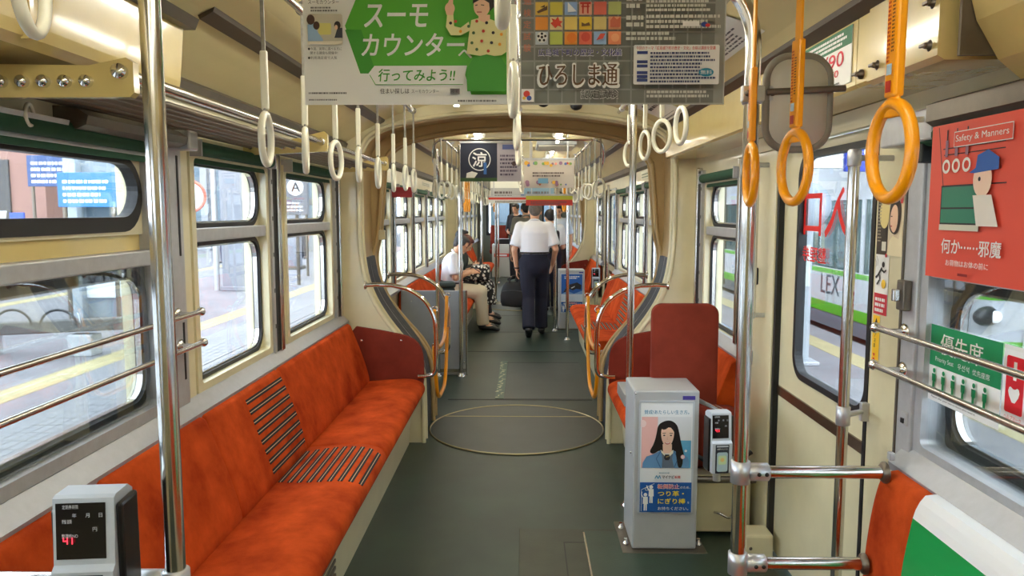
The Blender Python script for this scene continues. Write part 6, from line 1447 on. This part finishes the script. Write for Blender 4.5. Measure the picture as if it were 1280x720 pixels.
# ---- right side: white and green articulated tram on the next track
def tram():
    t = thing('tram', 'white tram with bright green stripe standing outside on the right', 'tram', (7.1, 20, -.86))
    WT = M('tram_white', (190, 194, 200), .25, coat=.4); GN = M('tram_green_stripe', (84, 168, 24), .3); GY = M('tram_grey_skirt', (104, 110, 120), .45); TG_ = M('tram_tinted_glass', (44, 84, 84), .06, .2)
    ya, yb, xa, xb = 10.2, 36.0, 5.95, 8.35
    def loft(z0, z1, m, name, out=0.0, nose=0.0):
        b = B(m); pts = [(xa - out, yb), (xa - out, ya + .9 + nose), (xa + .12 - out, ya + .45 + nose), (xa + .40, ya + .12 + nose - out), (xa + .85, ya + nose - out), (xb - .85, ya + nose - out), (xb - .40, ya + .12 + nose - out), (xb - .12 + out, ya + .45 + nose), (xb + out, ya + .9 + nose), (xb + out, yb)]
        b.prism(pts, lambda u, v, d: (u, v, d), z0, z1); return part(name, b, t)
    loft(-.70, -.42, GY, 'skirt', -.02); loft(-.42, -.22, GN, 'green_stripe', .006); loft(-.22, .45, WT, 'lower_body'); loft(.45, 1.75, TG_, 'window_band', -.015, .12); loft(1.75, 2.72, WT, 'roof_fairing', 0.0, .3); loft(.34, .43, GN, 'upper_stripe', .008)
    b = B(GY); b.box(xa + .2, xb - .2, 12, 34, 2.72, 3.05, .05); part('roof_equipment', b, t)
    for q in range(7): b = B(WT); y = 13.4 + q * 3.4; b.box(xa - .004, xa + .05, y, y + .14, .45, 1.75); part('window_pillar', b, t)
    for y in (16.0, 22.6, 29.2): b = B(BLACK); b.box(xa - .01, xa + .05, y, y + .55, -.6, 2.6); part('gangway', b, t)
    for s, x in ((-1, xa + .36), (1, xb - .36)):
        b = B(BLACKP); b.sph((x, ya + .16, .12), (.30, .12, .14), 16, 10, Matrix.Rotation(s * -.55, 3, 'Z')); hl = part('headlamp', b, t); b = B(M('lamp_lens', (240, 244, 250), .1, emit=1.2)); b.sph((x + s * -.05, ya + .07, .12), .085); b.sph((x + s * .13, ya + .15, .14), .06); part('lens', b, hl)
    b = B(PAPER); b.box(xa + .75, xa + 1.0, ya - .03, ya - .01, -.55, .0); part('number_plate', b, t)
    b = B(WT); a = Art(b, plane_fn((xa - .006, 15.25, -.06), (0, -1, 0), (0, 0, 1)), .002); DKT = ink(70, 76, 86); a.text(DKT, 'LEX', 0, 0, .38, w=.9); part('lettering', b, t)
    b = B(ink(120, 230, 190)); b.box(xa - .02, xa, 17.2, 17.7, 1.45, 1.62); part('display', b, t)
    return t
tram()
t = thing('sign_post', 'white standing sign board on the right platform near the door', 'sign', (3.7, 10.1, -.5)); b = B(M('signpost_white', (170, 178, 184), .4)); b.box(3.50, 3.82, 10.1, 10.22, -.46, 1.75, .02); part('panel', b, t); b = B(ALU); b.box(3.40, 3.92, 9.98, 10.34, -.5, -.45, .01); part('base', b, t); b = B(PAPER); a = Art(b, plane_fn((3.53, 10.098, .55), (1, 0, 0), (0, 0, 1)), .002); a.rect(ink(206, 214, 206), 0, 0, .26, .55); a.greek(ink(110, 140, 130), .02, .02, .24, .53, 7, .5, 3); part('timetable', b, t); b = B(ink(150, 156, 164)); b.ring((3.60, 10.08, .06), (0, 1, 0), .06, .018, 20, 6); part('ring_mark', b, t)
t = thing('convex_mirror', 'round grey platform mirror behind the door window', 'mirror', (3.2, 8.7, 1.6)); b = B(ink(150, 160, 170)); b.lathe([(.26, 0), (.26, .03), (.18, .06), (0, .07)], (3.16, 8.6, 1.60), (-.2, -1, 0)); part('dish', b, t); b = B(ALUD); b.cyl((3.16, 8.65, -.5), (3.16, 8.65, 2.0), .035); part('post', b, t)
t = thing('departure_sign', 'blue platform sign with white characters seen above the door window', 'sign', (6, 14, 2.2)); b = B(ink(40, 70, 190)); b.box(4.95, 5.78, 11.9, 12.0, 2.15, 2.75, .01); a = Art(b, plane_fn((4.95, 11.899, 2.15), (1, 0, 0), (0, 0, 1)), .003); a.text(WHITE, '発車案内', .06, .2, .19, w=.72, bold=.01); part('board', b, t); b = B(PAPER); b.box(4.0, 4.9, 11.9, 12.0, 2.2, 2.75, .01); part('white_board', b, t); b = B(ALUD); b.cyl((4.6, 11.95, 2.7), (4.6, 11.95, 4.4), .04); b.cyl((5.3, 11.95, 2.7), (5.3, 11.95, 4.4), .04); part('hangers', b, t)
t = thing('platform_canopy', 'pale canopy roof over the right platform', 'canopy', (3.6, 20, 4.2)); b = B(M('canopy_white', (160, 164, 170), .6)); b.box(2.6, 5.4, 6, 50, 4.4, 4.6, .03); part('roof_panel', b, t)
for q in range(5): b = B(ALU); b.cyl((4.9, 14 + q * 8, -.5), (4.9, 14 + q * 8, 4.4), .08); part('post', b, t)
t = thing('track_fence', 'white upright fence beyond the tram on the right', 'fence', (10.6, 12, -.8))
for q in range(60): b = B(ink(206, 210, 214)); b.box(10.6, 10.66, 4 + q * .22, 4.05 + q * .22, -.86, .55) if False else b.box(9.6, 9.64, 4 + q * .14, 4.05 + q * .14, -.86, .45); part('slat', b, t)
b = B(ink(206, 210, 214)); b.box(9.58, 9.66, 4, 12.4, .40, .48); part('top_rail', b, t)
building('building', 'pale concrete building beyond the tram on the right', 16, 34, 14, 40, 15, LGR, 3, 8, GL, '-x')
building('building', 'blue grey glass building far along the right', 12, 26, 44, 60, 20, M('blue_facade', (150, 168, 190), .4), 4, 6, GL)
building('building', 'beige building beyond the right platform near the front', 17, 34, -14, 12, 11, M('beige_facade', (150, 144, 134), .7), 3, 7, GL, '-x')
